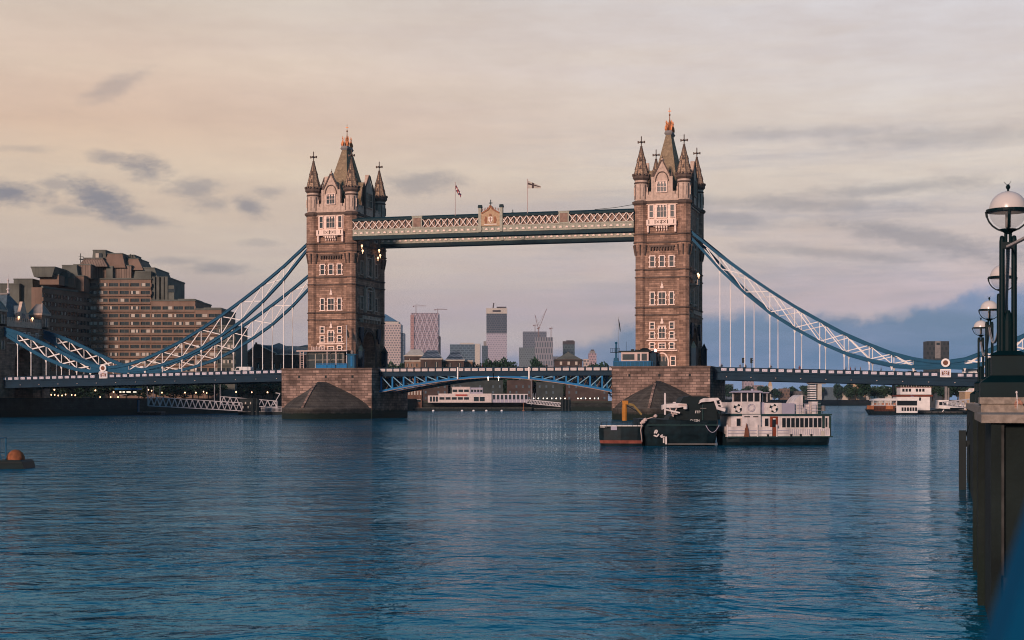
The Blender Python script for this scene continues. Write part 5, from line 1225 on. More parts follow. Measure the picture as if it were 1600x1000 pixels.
def figure(st=.18,arm=.1):
    V=[(0,0,.95),(0,0,1.15),(0,0,1.38),(0,0,1.5),(0,-.01,1.62),(0,0,1.74),(.1,0,.9),(.1,-st,.5),(.1,-st*.6,.06),(.1,-st*.6-.14,.03),(-.1,0,.9),(-.1,st,.5),(-.1,st*1.5,.08),(-.1,st*1.5-.13,.04),
       (.2,0,1.4),(.27,arm,1.12),(.26,-.05,.88),(-.2,0,1.4),(-.27,-arm,1.12),(-.26,-.2,.9)]
    E=[(0,1),(1,2),(2,3),(3,4),(4,5),(0,6),(6,7),(7,8),(8,9),(0,10),(10,11),(11,12),(12,13),(2,14),(14,15),(15,16),(2,17),(17,18),(18,19)]
    Rr=[(.15,.11),(.14,.1),(.16,.11),.06,.095,.06,.085,.06,.045,.035,.085,.06,.045,.035,.06,.045,.035,.06,.045,.035]
    return V,E,Rr
PM=[person_mat('clothes_dark',(.02,.025,.03),(.015,.015,.02)),person_mat('clothes_red',(.15,.03,.03),(.02,.02,.03)),person_mat('clothes_grey',(.12,.12,.13),(.03,.03,.04))]
for x,k,lb in ((54.8,0,'person walking in dark clothes right beside the right tower on the bridge footway'),(59,2,'person in a grey coat standing left of the traffic lights'),(60.2,0,'person in dark clothes standing between the traffic lights'),(72.5,1,'person in a red top walking alone on the right span'),(82.8,0,'person in dark clothes, first of four walking together on the right span'),(83.8,1,'person in a red top, second of four walking together on the right span'),(84.8,0,'person in dark clothes, third of four walking together on the right span'),(86.0,2,'person in grey, last of four walking together on the right span'),(90.5,0,'person in dark clothes walking between the four walkers and the dark car'),(66,0,'person in dark clothes just right of the traffic lights'),(-60,0,'person in dark clothes on the left span near the pier'),(-66,2,'person in grey on the left span beside the white van'),(-12,0,'person in dark clothes on the left bascule'),(-3,1,'person in a red top near the middle of the bascules'),(13,0,'person in dark clothes on the right bascule'),(21,2,'person in grey on the right bascule')):
    V,E,Rr=figure(random.uniform(.08,.2)); o=skin_obj('person',V,E,Rr,PM[k]); o.location=(x,-8.4 if abs(x)<40 else -9.0,zdeck(x)+.3); o.rotation_euler=(0,0,random.choice((1.57,-1.57,0))); tag(o,lb,'person','people walking on the bridge')
# ------------------------------------------------------------------ boats
M['bwhite']=mat('boat_white',(.66,.59,.57),.45,.16,1.8,streak=.45); M['hull']=mat('boat_hull_navy',(.005,.014,.018),.5,.6,1.6,streak=.3); M['bglass']=mat('boat_glass',(.015,.02,.025),.1,.1); M['orange']=mat('crane_orange',(.42,.17,.03),.5,.2,2)
M['varn']=mat('door_red_brown',(.22,.05,.025),.5,.15); M['trimg']=mat('trim_dark_green',(.02,.05,.05),.4,.1)
x,y=at(1208,151); fe=tag(empty('passenger_boat',(x,y,0),RZ+.16),'white double-deck passenger boat with a dark hull moored beside the black barge','boat')
U=lambda px:(px-1208)/15.9/.985
Zf=lambda py:CZ+(H0-py)/15.9
b=MB(); n=14; vs=[];fs=[]
# hull: lofted sections along x
sec=[(-5.45,.9,1.35),(-5.2,1.55,1.05),(-4,1.9,.92),(0,2.0,.86),(4,1.95,.9),(5,1.6,1.0),(5.55,.6,1.12)]
for X,hb,hz_ in sec: vs+=[(X*(.97 if abs(X)>5 else 1),-hb*.75,-.5),(X,-hb,.35),(X+(.1 if X>0 else -.1),-hb-.03,hz_),(X+(.1 if X>0 else -.1),hb+.03,hz_),(X,hb,.35),(X*(.97 if abs(X)>5 else 1),hb*.75,-.5)]
for j in range(len(sec)-1):
    for i in range(5): fs.append((j*6+i,j*6+i+1,(j+1)*6+i+1,(j+1)*6+i))
fs+=[tuple(range(6)),tuple(range(len(vs)-6,len(vs)))]; b.add(vs,fs,0)
b.box(-5.3,5.4,-2.03,-1.95,.78,.9,1); b.build('hull',[M['hull'],M['trimg']],fe)
b=MB(); b.box(U(1132),U(1290),-1.7,1.7,.85,Zf(648)); b.build('lower_cabin',M['bwhite'],fe)
b=MB(); b.box(U(1130),U(1292),-1.9,1.9,Zf(649),Zf(646.5)); b.build('deck_edge',M['trimg'],fe)
b=MB(); b.box(U(1125),U(1173),-1.98,-1.9,.85,Zf(666)); b.box(U(1125)-.02,U(1125)+.06,-1.95,1.9,.85,Zf(666)); b.box(U(1173),U(1196),-1.98,-1.9,.85,Zf(667)); b.box(U(1203),U(1288),-1.98,-1.9,.85,Zf(669))
for py in (672,676): b.box(U(1126),U(1196),-2.02,-1.98,Zf(py)-.03,Zf(py)+.03,1); b.box(U(1204),U(1222),-2.02,-1.98,Zf(py)-.03,Zf(py)+.03,1)
for px in (1125,1172.5,1203): b.box(U(px)-.06,U(px)+.06,-2.05,-1.9,.85,Zf(663))
for i in range(28): 
    if 5<i: b.box(U(1222)+(i-6)*.19,U(1222)+(i-6)*.19+.03,-2.02,-1.98,1.0+.0,Zf(670),1)
b.build('bulwark',[M['bwhite'],M['panel2']],fe)
b=MB(); b.box(U(1149),U(1178),-1.95,-1.0,Zf(683),Zf(647.5),0); b.box(U(1152),U(1161),-1.98,-1.95,Zf(651.5),Zf(650),1); b.box(U(1166),U(1174),-1.98,-1.95,Zf(651.5),Zf(650),1); b.build('front_locker',[M['bwhite'],M['dark']],fe)
def pane(a,c,t,bt,y=-1.7,parent=fe,name='window',ms=('bglass','bwhite')):
    b=MB(); b.box(U(a),U(c),y-.02,y+.02,Zf(bt),Zf(t),0); b.box(U(a)-.04,U(a),y-.06,y,Zf(bt)-.05,Zf(t)+.05,1); b.box(U(c),U(c)+.04,y-.06,y,Zf(bt)-.05,Zf(t)+.05,1); b.box(U(a),U(c),y-.06,y,Zf(bt)-.05,Zf(bt),1); b.box(U(a),U(c),y-.06,y,Zf(t),Zf(t)+.05,1); return b.build(name,[M[m] for m in ms],parent)
for i in range(9): pane(1213+i*7.15,1218.9+i*7.15,653,667.5)
pane(1141,1147.5,653.5,665); pane(1185.5,1191.5,653.5,665.5); pane(1282,1285.5,653,667)
b=MB(); b.box(U(1194),U(1206),-1.78,-1.7,Zf(667),Zf(650.5),0); b.box(U(1197),U(1202.5),-1.82,-1.78,Zf(667),Zf(654.5),1); b.box(U(1197),U(1203),-2.0,-1.78,.85,Zf(667),0); b.build('door',[M['varn'],M['bglass']],fe)
b=MB(); b.box(U(1198),U(1202),-1.84,-1.82,Zf(655),Zf(653.3)); b.build('door_sign',M['white'],fe)
b=MB(); b.box(U(1133),U(1149),-1.75,1.6,Zf(646),Zf(628.5)); b.build('forward_screen',M['bwhite'],fe)
b=MB(); b.box(U(1149),U(1178),-1.85,1.5,Zf(647),Zf(627.5)); b.build('wheelhouse_base',M['bwhite'],fe)
b=MB(); rr=.36
q=[(U(1163.5)+rr*math.cos(a*math.pi/10),-1.88,Zf(637)+rr*math.sin(a*math.pi/10)) for a in range(21)]
for a,c in zip(q,q[1:]): b.bar(a,c,.05)
q=[(U(1163.5)+.25*math.cos(a*math.pi/10),-1.88,Zf(637)+.25*math.sin(a*math.pi/10)) for a in range(21)]
for a,c in zip(q,q[1:]): b.bar(a,c,.02)
b.build('round_emblem',M['panel2'],fe)
for px,ring in ((1142,1),(1198.5,1)):
    b=MB(); q=[(U(px)+.33*math.cos(a*math.pi/8),-1.85 if px<1150 else -1.9,Zf(637.5)+.33*math.sin(a*math.pi/8)) for a in range(17)]
    for i,(a,c) in enumerate(zip(q,q[1:])): b.bar(a,c,.12,.14,0 if (i//2)%2 else 1)
    b.build('lifebuoy',[M['dark'],M['white']],fe)
b=MB(); b.box(U(1186),U(1212),-1.82,1.4,Zf(646.5),Zf(629.5),0); b.box(U(1212),U(1233),-1.74,1.3,Zf(646.5),Zf(630),1); b.box(U(1178),U(1186),-1.5,1.4,Zf(646.5),Zf(628.5),1); b.build('upper_screen',[M['bwhite'],M['panel2']],fe)  # grey sections are white screens with their shaded side put into the colour
b=MB()
for px in (1148.5,1158,1168,1178): b.box(U(px)-.05,U(px)+.05,-1.8,-1.7,Zf(627.5),Zf(613)); b.box(U(px)-.05,U(px)+.05,.9,1.0,Zf(627.5),Zf(613))
for px in (1185,1192): b.box(U(px)-.04,U(px)+.04,-1.2,-1.1,Zf(628),Zf(614))
b.build('wheelhouse_pillar',M['bwhite'],fe)
b=MB(); b.box(U(1149),U(1178),-1.72,.98,Zf(627.5),Zf(613)); b.box(U(1178),U(1197),-1.1,.9,Zf(629),Zf(614)); b.build('wheelhouse_glass',M['bglass'],fe)
b=MB(); b.prism([(U(1144),Zf(613.5)),(U(1181),Zf(613.5)),(U(1181),Zf(612)),(U(1176),Zf(610.5)),(U(1150),Zf(610.5)),(U(1144),Zf(612.6))],-2.0,1.3,'y'); b.box(U(1181),U(1195),-1.3,1.1,Zf(614.5),Zf(613)); b.lathe([(.12,Zf(610.5)),(.15,Zf(608)),(.05,Zf(607.5))],U(1172),-.5,0,8); b.build('wheelhouse_roof',M['panel2'],fe)
b=MB(); q=[(U(1232),Zf(646.5)),(U(1232),Zf(632))]+[(U(1232)+(U(1248)-U(1232))*t,Zf(632)+(Zf(617)-Zf(632))*math.sin(t*math.pi/2)**.8) for t in (.15,.3,.5,.7,.85,1)]+[(U(1248),Zf(637)),(U(1252),Zf(637)),(U(1252),Zf(646.5))]
b.prism(q,-1.4,.8,'y',0); b.box(U(1249),U(1252),-1.2,.6,Zf(637),Zf(619),1); b.build('funnel_housing',[M['bwhite'],M['trimg']],fe)
b=MB(); b.box(U(1262),U(1272),-1.5,-.5,Zf(646.5),Zf(627.5),0); b.box(U(1253),U(1261),-1.0,0,Zf(646.5),Zf(632),0); b.build('deck_locker',[M['bwhite']],fe)
b=MB(); b.box(U(1271),U(1276),-1.6,-1.3,Zf(646.5),Zf(628)); b.build('stern_post',M['trimg'],fe)
b=MB(); b.lathe([(.05,-.1),(.35,-.25),(.32,.25),(.05,.3)],U(1280),-1.2,Zf(638),10); b.bar((U(1280),-1.2,Zf(646)),(U(1280),-1.2,Zf(640)),.06); b.build('ventilator',M['lead'],fe)
b=MB()
for py in (631,636,641): b.bar((U(1233),-1.85,Zf(py)),(U(1274),-1.85,Zf(py)),.035)
for px in (1240,1248,1256,1265): b.bar((U(px),-1.85,Zf(647)),(U(px),-1.85,Zf(631)),.035)
b.build('deck_railing',M['panel2'],fe)
b=MB(); b.box(U(1274),U(1279),-2.05,-1.9,Zf(681),Zf(673)); b.build('fender_board',M['curt'],fe)
b=MB(); b.box(U(1277),U(1281),-1.75,-1.7,Zf(673),Zf(650)); b.box(U(1288),U(1291),-1.8,-1.7,Zf(683),Zf(650)); b.build('stern_panel',M['trimg'],fe)
for px in (1226,1241,1258,1189): b=MB(); b.lathe([(.1,0),(.1,.18),(.14,.22),(.02,.26)],U(px),-2.0,.85,8); b.build('bollard',M['dark'],fe)
b=MB(); b.frus(U(1155),-2.1,.85,Zf(668),.25,.06,.14,.05); b.frus(U(1155),-2.1,Zf(668),Zf(661),.1,.05,.02,.02); b.build('anchor',M['wood'],fe)
# black work barge
x,y=at(1063,147); ba=tag(empty('work_barge',(x,y,0),RZ),'big black high-sided work barge with white lettering moored in front of the right pier','barge')
V=lambda px:(px-1063)/16.3
Zg=lambda py:CZ+(H0-py)/16.3
b=MB(); vs=[];fs=[]; prof=[(-3.72,1.6),(-3.4,.5),(-2.4,-.05),(0,-.2),(2.6,-.05),(3.45,.4),(3.7,1.5),(3.72,9),(-3.72,9)]
for z_,k in ((-.6,.93),(.05,.96),(1.2,1.0),(Zg(657),1.03)): vs+=[(a*k,c if c>5 else c-(k-1)*8,z_+(.15 if a<-2 and z_>2 else 0)) for a,c in prof]
n=9
for j in range(3):
    for i in range(n): fs.append((j*n+i,j*n+(i+1)%n,(j+1)*n+(i+1)%n,(j+1)*n+i))
fs+=[tuple(range(27,36))]; b.add(vs,fs,0)
b.bar((V(1010),-.3,Zg(664)),(V(1122),-.3,Zg(664)),.12,.1,1); b.bar((V(1040),-.12,.2),(V(1120),-.12,.2),.1,.08,2)
b.build('hull',[M['hull'],M['trimg'],M['lead']],ba)
b=MB(); b.prism([(V(1044),Zg(657)),(V(1048),Zg(650)),(V(1056),Zg(645)),(V(1062),Zg(632)),(V(1068),Zg(621)),(V(1078),Zg(619)),(V(1104),Zg(619)),(V(1121),Zg(626)),(V(1122),Zg(657))],.4,5,'y',0); b.box(V(1098),V(1099.5),.3,.4,Zg(657),Zg(632),1); b.box(V(1095),V(1104),.2,.4,Zg(638.5),Zg(637.5),2); b.box(V(1120),V(1126),.6,1.2,Zg(646),Zg(643),3); b.build('deckhouse',[M['dark'],M['trimg'],M['lead'],M['teal']],ba)
text('FFP',.36,M['white'],ba,(V(1090.8),.32,Zg(645.8))); text('OLSEN',.30,M['white'],ba,(V(1085),-.34,Zg(658.6)))
b=MB(); b.bar((V(1039),0,Zg(648)),(V(1039),0,Zg(616)),.16); b.box(V(1038),V(1040),-.1,.1,Zg(616),Zg(614)); b.build('signal_mast',M['bwhite'],ba)
b=MB(); b.prism([(V(1035),Zg(640)),(V(1035),Zg(633)),(V(1042),Zg(631)),(V(1060),Zg(630)),(V(1073),Zg(631)),(V(1074),Zg(635)),(V(1060),Zg(637)),(V(1041),Zg(637))],0,1.2,'y',0); b.bar((V(1040),-.1,Zg(640)),(V(1062),-.1,Zg(645)),.2,.14,0); b.bar((V(1046),-.1,Zg(637)),(V(1052),-.1,Zg(651)),.1,None,1); b.bar((V(1057),-.1,Zg(638)),(V(1050),-.1,Zg(650)),.1,None,1); b.bar((V(1048),-.1,Zg(646)),(V(1058),-.1,Zg(647)),.1,None,1); b.lathe([(.05,-.15),(.2,-.1),(.2,.1),(.05,.15)],V(1071),0,Zg(637.5),8,0); b.box(V(1052),V(1056),0,.5,Zg(630),Zg(628)); b.box(V(1060),V(1073),-.05,0,Zg(634),Zg(631.5),1); b.build('folded_deck_crane',[M['bwhite'],M['cabw']],ba)
b=MB(); b.prism([(V(1092),Zg(631)),(V(1094),Zg(625)),(V(1100),Zg(622)),(V(1122),Zg(621.5)),(V(1125),Zg(625)),(V(1110),Zg(627.5)),(V(1096),Zg(628.5))],0,.9,'y',0); b.bar((V(1117),0,Zg(626)),(V(1121),0,Zg(637)),.22); b.bar((V(1125),0,Zg(626)),(V(1128),0,Zg(636)),.16); b.bar((V(1120),0,Zg(637)),(V(1133),0,Zg(641)),.26,.3); b.bar((V(1121),0,Zg(632)),(V(1127),0,Zg(632)),.1); b.build('davit',M['bwhite'],ba)
b=MB()
q=[(V(1102+ (i/8)*21),-.35,Zg(664+ 11.5*(1-((i-4)/4)**2))) for i in range(9)]; b.tube(q,.035,5); b.build('mooring_rope',M['panel2'],ba)
b=MB(); 
for (a,c) in (((1022,677),(1024,672)),((1024,672),(1027,673)),((1027,673),(1024.5,677)),((1021,680),(1026,682)),((1026,682),(1029,678)),((1031,682),(1035,679)),((1032,683),(1038,682))): b.bar((V(a[0]),-.3,Zg(a[1])),(V(c[0]),-.3,Zg(c[1])),.1,.13)
b.box(V(1035.5),V(1037.5),-.34,-.2,Zg(692),Zg(684)); b.box(V(1039),V(1041.5),-.34,-.2,Zg(694),Zg(682)); b.build('anchor_fenders',M['bwhite'],ba)
# small work boat with orange crane
x,y=at(970,147); tu=tag(empty('workboat',(x,y,0),RZ-.06),'small black workboat with a rusty red waterline and an orange crane, left of the barge','boat')
V2=lambda px:(px-970)/16.3
b=MB(); vs=[];fs=[]
sec=[(-2.05,.5),(-1.6,1.0),(0,1.25),(1.6,1.2),(2.1,1.0)]
for X,hb in sec: vs+=[(X*.93,-hb*.7+1.2,-.5),(X*.96,-hb*.85+1.2,.25),(X,-hb*.95+1.2,.55),(X*1.02-.03,-hb+1.2,1.85+(.06 if X<-1 else 0)),(X*1.02-.03,hb+1.2,1.85),(X*.93,hb*.7+1.2,-.5)]
for j in range(4):
    for i in range(5): fs.append((j*6+i,j*6+i+1,(j+1)*6+i+1,(j+1)*6+i))
fs+=[tuple(range(6)),tuple(range(24,30))]
for f in fs[:-2]: b.add([vs[i] for i in f],[(0,1,2,3)],1 if (fs.index(f)%5)==1 else 0)
b.add(vs,fs[-2:],0)
b.build('hull',[M['hull'],mat('red_boot_top',(.24,.07,.05),.7,.35,2)],tu)
b=MB(); b.box(V2(938),V2(1004),-.02,.06,1.9,1.98,0); b.box(V2(938),V2(1004),-.05,2.4,1.78,1.9,1); 
for px in range(940,1003,8): b.box(V2(px)-.02,V2(px)+.02,-.02,.02,1.9,2.3,1)
b.bar((V2(940),0,2.3),(V2(980),0,2.3),.04,None,1); b.build('rail',[M['white'],M['dark']],tu)
b=MB(); b.box(V2(954.5),V2(964),-.1,-.02,Zg(672),Zg(666)); b.build('name_board',M['panel2'],tu); text('HHS 1',.22,M['white'],tu,(V2(943),-.12,Zg(668.5)))
b=MB(); b.lathe([(.24,Zg(657.5)),(.26,Zg(640)),(.2,Zg(630))],V2(976),1,0,10,0); b.frus(V2(977),1,Zg(632),Zg(626),.26,.2,.3,.2,0); b.build('crane_post',[M['orange']],tu)
b=MB(); b.bar((V2(978),1,Zg(630)),(V2(990),1,Zg(633)),.22,None,0); b.bar((V2(990),1,Zg(633)),(V2(1003),1,Zg(648)),.18,None,0); b.bar((V2(980),1.1,Zg(634)),(V2(996),1.1,Zg(643)),.1,None,1); b.bar((V2(1003),1,Zg(648)),(V2(1007),1,Zg(650)),.3,None,1); b.build('crane_jib',[mat('crane_ochre',(.22,.15,.05),.6,.2),M['dark']],tu)
b=MB()
for (px,py,r_) in ((1005,659,.22),(1008,656,.2),(1002,661,.15),(1024,650,.18)): b.lathe([(.03,-r_),(r_,-r_*.4),(r_,r_*.4),(.03,r_)],V2(px),-.1,Zg(py),8)
b.tube([(V2(1003),-.1,Zg(660)),(V2(1001),-.1,Zg(672)),(V2(1003),-.1,Zg(690))],.05,5); b.tube([(V2(1009),-.1,Zg(655)),(V2(1024),-.1,Zg(650.5))],.04,5); b.build('fender',M['cabw'],tu)
# float at the left edge
x,y=at(12,98); fl=tag(empty('mooring_pontoon',(x,y,0),RZ),'dark flat mooring float with a rusty orange half dome at the left edge','pontoon')
s_=24.5; b=MB(); b.prism([(-1.9,-.3),(1.15,-.3),(1.0,.42),(.85,.55),(-1.9,.55)],-.2,2.2,'y',0); b.box(-1.9,1.0,-.27,-.2,.35,.45,1); b.build('hull',[M['dgreen'],M['dark']],fl)
b=MB(); b.lathe([(.58,.55),(.56,.75),(.45,.98),(.25,1.14),(.03,1.2)],.25,.8,0,18,0,True); b.build('dome',mat('rust_orange',(.26,.09,.04),.8,.45,3,streak=.5),fl)
b=MB(); 
for yy in (-.1,1.2):
    b.bar((-.5,yy,.55),(-.5,yy,1.98),.1); b.bar((-1.9,yy,1.95),(-.5,yy,1.95),.06); b.bar((-1.9,yy,.95),(-.5,yy,.95),.05); b.bar((-.5,yy,1.1),(-.35,yy,.55),.06)
b.bar((-.5,-.1,1.95),(-.5,1.2,1.95),.06); b.build('frame',M['blue'],fl)
b=MB(); b.lathe([(.08,.55),(.09,.8),(.03,.9)],-.62,-.05,0,8); b.build('lamp',M['white'],fl)
# moored boats on the far right
def farboat(px0,px1,d,label,build):
    x,y=at((px0+px1)/2,d); r=tag(empty('moored_boat',(x,y,0),RZ),label,'boat'); build(r,lambda px:(px-(px0+px1)/2)*d/F,lambda py:zp(py,d)); return r
def fb1(r,A,Z):
    b=MB(); b.prism([(A(1354),Z(640)),(A(1356),Z(636.5)),(A(1392),Z(637)),(A(1430),Z(638)),(A(1431),-.3),(A(1360),-.3)],-2,2.2,'y'); b.build('hull',M['hull'],r)
    b=MB(); b.prism([(A(1361),Z(624.5)),(A(1370),Z(622.5)),(A(1395),Z(622.5)),(A(1430),Z(624)),(A(1430),Z(626)),(A(1361),Z(626))],-2.4,2.4,'y'); b.build('canopy',M['white'],r)
    b=MB(); 
    for px in (1362,1371,1380,1389,1398): b.box(A(px)-.1,A(px)+.1,-2.2,-2,Z(633),Z(625.5))
    b.box(A(1358),A(1398),-2.2,-2.05,Z(633.5),Z(632.5)); b.box(A(1358),A(1398),-2.2,-2.1,Z(629.8),Z(629.5)); b.build('canopy_post',M['white'],r)
    for px in (1357.5,1387): b=MB(); b.box(A(px)-1.1,A(px)+1.1,-2.3,-2.0,Z(639.5),Z(633.5)); b.build('orange_panel',M['orange2'],r)
    for i in range(6): b=MB(); b.box(A(1364+i*6),A(1367+i*6),-1.9,-1.2,Z(633),Z(630)); b.build('seat',M['orange2'],r)
    b=MB(); b.box(A(1398),A(1431),-2.1,2,Z(645),Z(625)); b.box(A(1399),A(1430),-2.2,-2.1,Z(633.5),Z(626),1); b.build('saloon',[M['white'],M['bglass']],r)
    for i in range(6): b=MB(); b.box(A(1406+i*4.2),A(1409+i*4.2),-2.18,-2.1,Z(642),Z(636.5)); b.build('window',M['bglass'],r)
    b=MB(); b.box(A(1363),A(1396),-2,2,Z(642.5),Z(634)); b.build('lower_deck',M['wood'],r)
M['orange2']=mat('boat_orange',(.5,.17,.07),.6,.2)
farboat(1354,1431,478,'low moored passenger boat with a canopy and orange panels at the right',fb1)
def fb2(r,A,Z):
    b=MB(); b.prism([(A(1394),Z(641)),(A(1452),Z(641)),(A(1450),-.3),(A(1398),-.3)],-2.5,3,'y'); b.build('hull',M['hull'],r)
    for (a,c,t,bt,nm) in ((1404,1452,605.5,616.5,'upper_deck'),(1398,1450,620,641,'lower_deck')): b=MB(); b.box(A(a),A(c),-2.3,2.5,Z(bt),Z(t)); b.build(nm,M['white'],r)
    b=MB(); b.box(A(1397),A(1454),-2.7,2.9,Z(619.5),Z(617.5)); b.box(A(1403),A(1453),-2.5,2.7,Z(605.5),Z(604.5)); b.build('deck_edge',M['varn'],r)
    for px in (1407,1412,1417,1428,1433,1438): b=MB(); b.box(A(px),A(px+3.4),-2.38,-2.3,Z(612),Z(607.5)); b.build('window',M['bglass'],r)
    b=MB(); b.box(A(1433),A(1436),-2.38,-2.3,Z(626),Z(621)); b.build('window',M['bglass'],r)
    b=MB(); 
    for px in range(1405,1453,4): b.box(A(px)-.06,A(px)+.06,-2.4,-2.3,Z(604.5),Z(600))
    b.bar((A(1404),-2.35,Z(600)),(A(1452),-2.35,Z(600)),.12); b.build('railing',M['bwhite'],r)
farboat(1394,1452,492,'tall white two-deck moored boat behind the canopied one',fb2)
def fb3(r,A,Z):
    b=MB(); b.prism([(A(1450),Z(642)),(A(1465),Z(638)),(A(1508),Z(641)),(A(1510),-.2),(A(1456),-.2)],-2,2,'y'); b.build('hull',M['hull'],r)
    b=MB(); b.box(A(1464),A(1480),-1.8,1.8,Z(641),Z(625)); b.build('cabin',M['white'],r); b=MB(); b.box(A(1465),A(1476),-1.9,-1.8,Z(633),Z(628)); b.build('window',M['bglass'],r)
    b=MB(); b.box(A(1480),A(1506),-1.8,1.8,Z(641),Z(632)); b.box(A(1482),A(1504),-1.9,-1.8,Z(640),Z(637),1); b.box(A(1480),A(1504),-1.6,1.6,Z(630.5),Z(629)); b.build('deckhouse',[M['white'],M['bglass']],r)
    b=MB(); b.bar((A(1469),-1.9,Z(644)),(A(1472),-1.9,Z(640)),.5,.2); b.build('anchor',M['white'],r)
    b=MB(); b.bar((A(1478),0,Z(625)),(A(1478),0,Z(602)),.7,None); b.bar((A(1482),0,Z(625)),(A(1482),0,Z(606)),.4,None); b.build('mast',M['lead'],r)
farboat(1450,1510,496,'low cluster boat with a white cabin and grey funnel mast, rightmost of the moored boats',fb3)
gangway(1473,628,633,1528,622,640,488,470,7,'white truss gangway running from the rightmost moored boat towards the quay')
pontoon(1432,1512,484,1,5,'low dark pontoon under the rightmost moored boat',.7)
# ------------------------------------------------------------------ the quay beside the viewer
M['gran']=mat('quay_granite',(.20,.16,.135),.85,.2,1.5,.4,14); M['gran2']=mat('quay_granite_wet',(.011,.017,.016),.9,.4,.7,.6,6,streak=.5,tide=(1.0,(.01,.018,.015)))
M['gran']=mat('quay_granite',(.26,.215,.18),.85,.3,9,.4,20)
q=tag(empty('quay_wall',(CX,CY,0)),'dark stained quay wall with pale granite coping rising from the water at the right','quay wall')
b=MB(); b.box(.95,30,27.25,45,-3,3.95,0); b.prism([(1.3,45),(1.55,90),(5,90),(5,45)],-3,3.9,'z',0)
for yy,w_ in ((27.1,.12),): b.box(.86,1.02,yy,27.3,-3,3.97,0)
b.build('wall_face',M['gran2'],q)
b=MB(); b.box(.70,30,27.0,32.2,3.97,4.11); b.build('lower_coping',M['gran'],q)
b=MB(); x_=.82
for i in range(14): b.box(x_+.008,x_+2.1,32.2,33.4,4.11,4.27); x_+=2.11
b.box(.86,30,32.25,33.35,4.26,4.275); b.box(.80,30,32.16,33.5,4.28,4.41); b.build('parapet',M['gran'],q)
b=MB(); b.box(.95,1.5,33.4,45,3.95,4.2); b.prism([(1.25,45),(1.5,90),(2.1,90),(1.9,45)],3.9,4.2,'z'); b.build('edge_coping',M['gran'],q)
for X,Y0,dy in ((.93,34,.5),(.98,41,.6),(1.36,52,.6)):
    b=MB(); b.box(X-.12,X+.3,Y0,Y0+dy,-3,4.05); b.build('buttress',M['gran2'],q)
b=MB(); b.box(1.02,1.07,27.12,27.26,1.4,3.95,0); b.box(1.06,1.16,27.15,27.26,-1,1.35,0); b.build('lime_streak',mat('lime_stain',(.045,.045,.042),.9,.5,3,streak=.6),q)
b=MB(); b.bar((1.14+CX,78.1+CY,-3),(1.14+CX,78.1+CY,2.9),.34,.34); 
o=tag(b.build('fender_pile',M['dark']),'square dark timber pile standing in the water in front of the quay wall','pile')
b=MB(); b.bar((1.3+CX,78.1+CY,2.25),(1.7+CX,78.1+CY,2.25),.16,.3); b.tube([(1.25+CX,78.1+CY,2.4),(1.6+CX,78.1+CY,3.9)],.03); b.tube([(1.45+CX,78.0+CY,2.2),(1.45+CX,78.0+CY,-.2)],.025); b.build('bracket',M['dark'],o)
# globe lamps
M['opal']=mat('opal_glass',(.62,.56,.52),.25,.05,spec=.6)
def clear():
    m=bpy.data.materials.new('clear_globe'); m.use_nodes=True; t=m.node_tree; n=t.nodes; p=n['Principled BSDF']; p.inputs['Base Color'].default_value=(.5,.48,.46,1); p.inputs['Roughness'].default_value=.1; p.inputs['Alpha'].default_value=.2; return m
M['clear']=clear()
def globe_lamp(dx,dy,label):
    r=tag(empty('quay_lamp',(CX+dx,CY+dy,4.24)),label,'street lamp','globe lamps along the quay'); zc=7.68-4.11; R_=.335
    b=MB(); b.box(-.5,.5,-.5,.5,0,.42); b.frus(0,0,.42,.55,.5,.5,.32,.32); b.box(-.3,.3,-.3,.3,.5,.92); b.frus(0,0,.92,1.0,.34,.34,.2,.2); b.build('pedestal',M['dgreen'],r)
    b=MB(); b.lathe([(.1,.95),(.1,1.55),(.06,1.68),(.03,1.75)],n=12); b.build('central_post',M['dgreen'],r)
    for s in (-1,1): b=MB(); b.lathe([(.052,.95),(.05,3.02),(.04,3.1),(.02,3.12)],s*.105,0,0,12,0,True); b.build('column',M['dgreen'],r)
    b=MB(); b.box(-.1,.1,-.05,.05,2.88,3.0); b.lathe([(.03,2.95),(.03,zc-.33)],-.04,0,0,8); b.lathe([(.03,2.95),(.03,zc-.33)],.04,0,0,8); b.lathe([(.16,zc-.33),(.05,zc-.42)],n=12); b.build('neck',M['dgreen'],r)
    b=MB(); n=24
    for plane in (0,1):
        q=[]
        for i in range(13):
            a=math.pi+math.pi*i/12; c=.385*math.cos(a); s=.385*math.sin(a)*.98; q.append((c,0,zc+s) if plane==0 else (0,c,zc+s))
        for a,c in zip(q,q[1:]): b.bar(a,c,.045,.03)
    b.build('cradle',M['dgreen'],r)
    b=MB(); b.lathe([(.335,zc-.02),(.39,zc-.02),(.39,zc+.03),(.335,zc+.03)],n=24); b.build('rim',M['dgreen'],r)
    b=MB(); b.lathe([(R_*math.cos(a*math.pi/16),zc+.03+R_*math.sin(a*math.pi/16)) for a in range(8)]+[(.005,zc+.03+R_)],n=28,smooth=True); b.build('upper_globe',M['opal'],r)
    b=MB(); b.lathe([(R_*math.cos(a*math.pi/16),zc-R_*math.sin(a*math.pi/16)) for a in range(8)],n=28,smooth=True); b.build('lower_globe',M['clear'],r)
    b=MB(); b.lathe([(.05,zc-.3),(.05,zc+.0)],n=12); b.build('lamp_tube',M['lead'],r)
    b=MB(); b.lathe([(.02,zc+R_+.02),(.02,zc+R_+.06),(.04,zc+R_+.09),(.04,zc+R_+.12),(.01,zc+R_+.16)],n=8); b.bar((0,0,zc+R_+.12),(-.07,0,zc+R_+.2),.008); b.bar((0,0,zc+R_+.12),(.05,0,zc+R_+.21),.008); b.build('finial',M['dgreen'],r)
    r.scale=(1.15,)*3
    return r
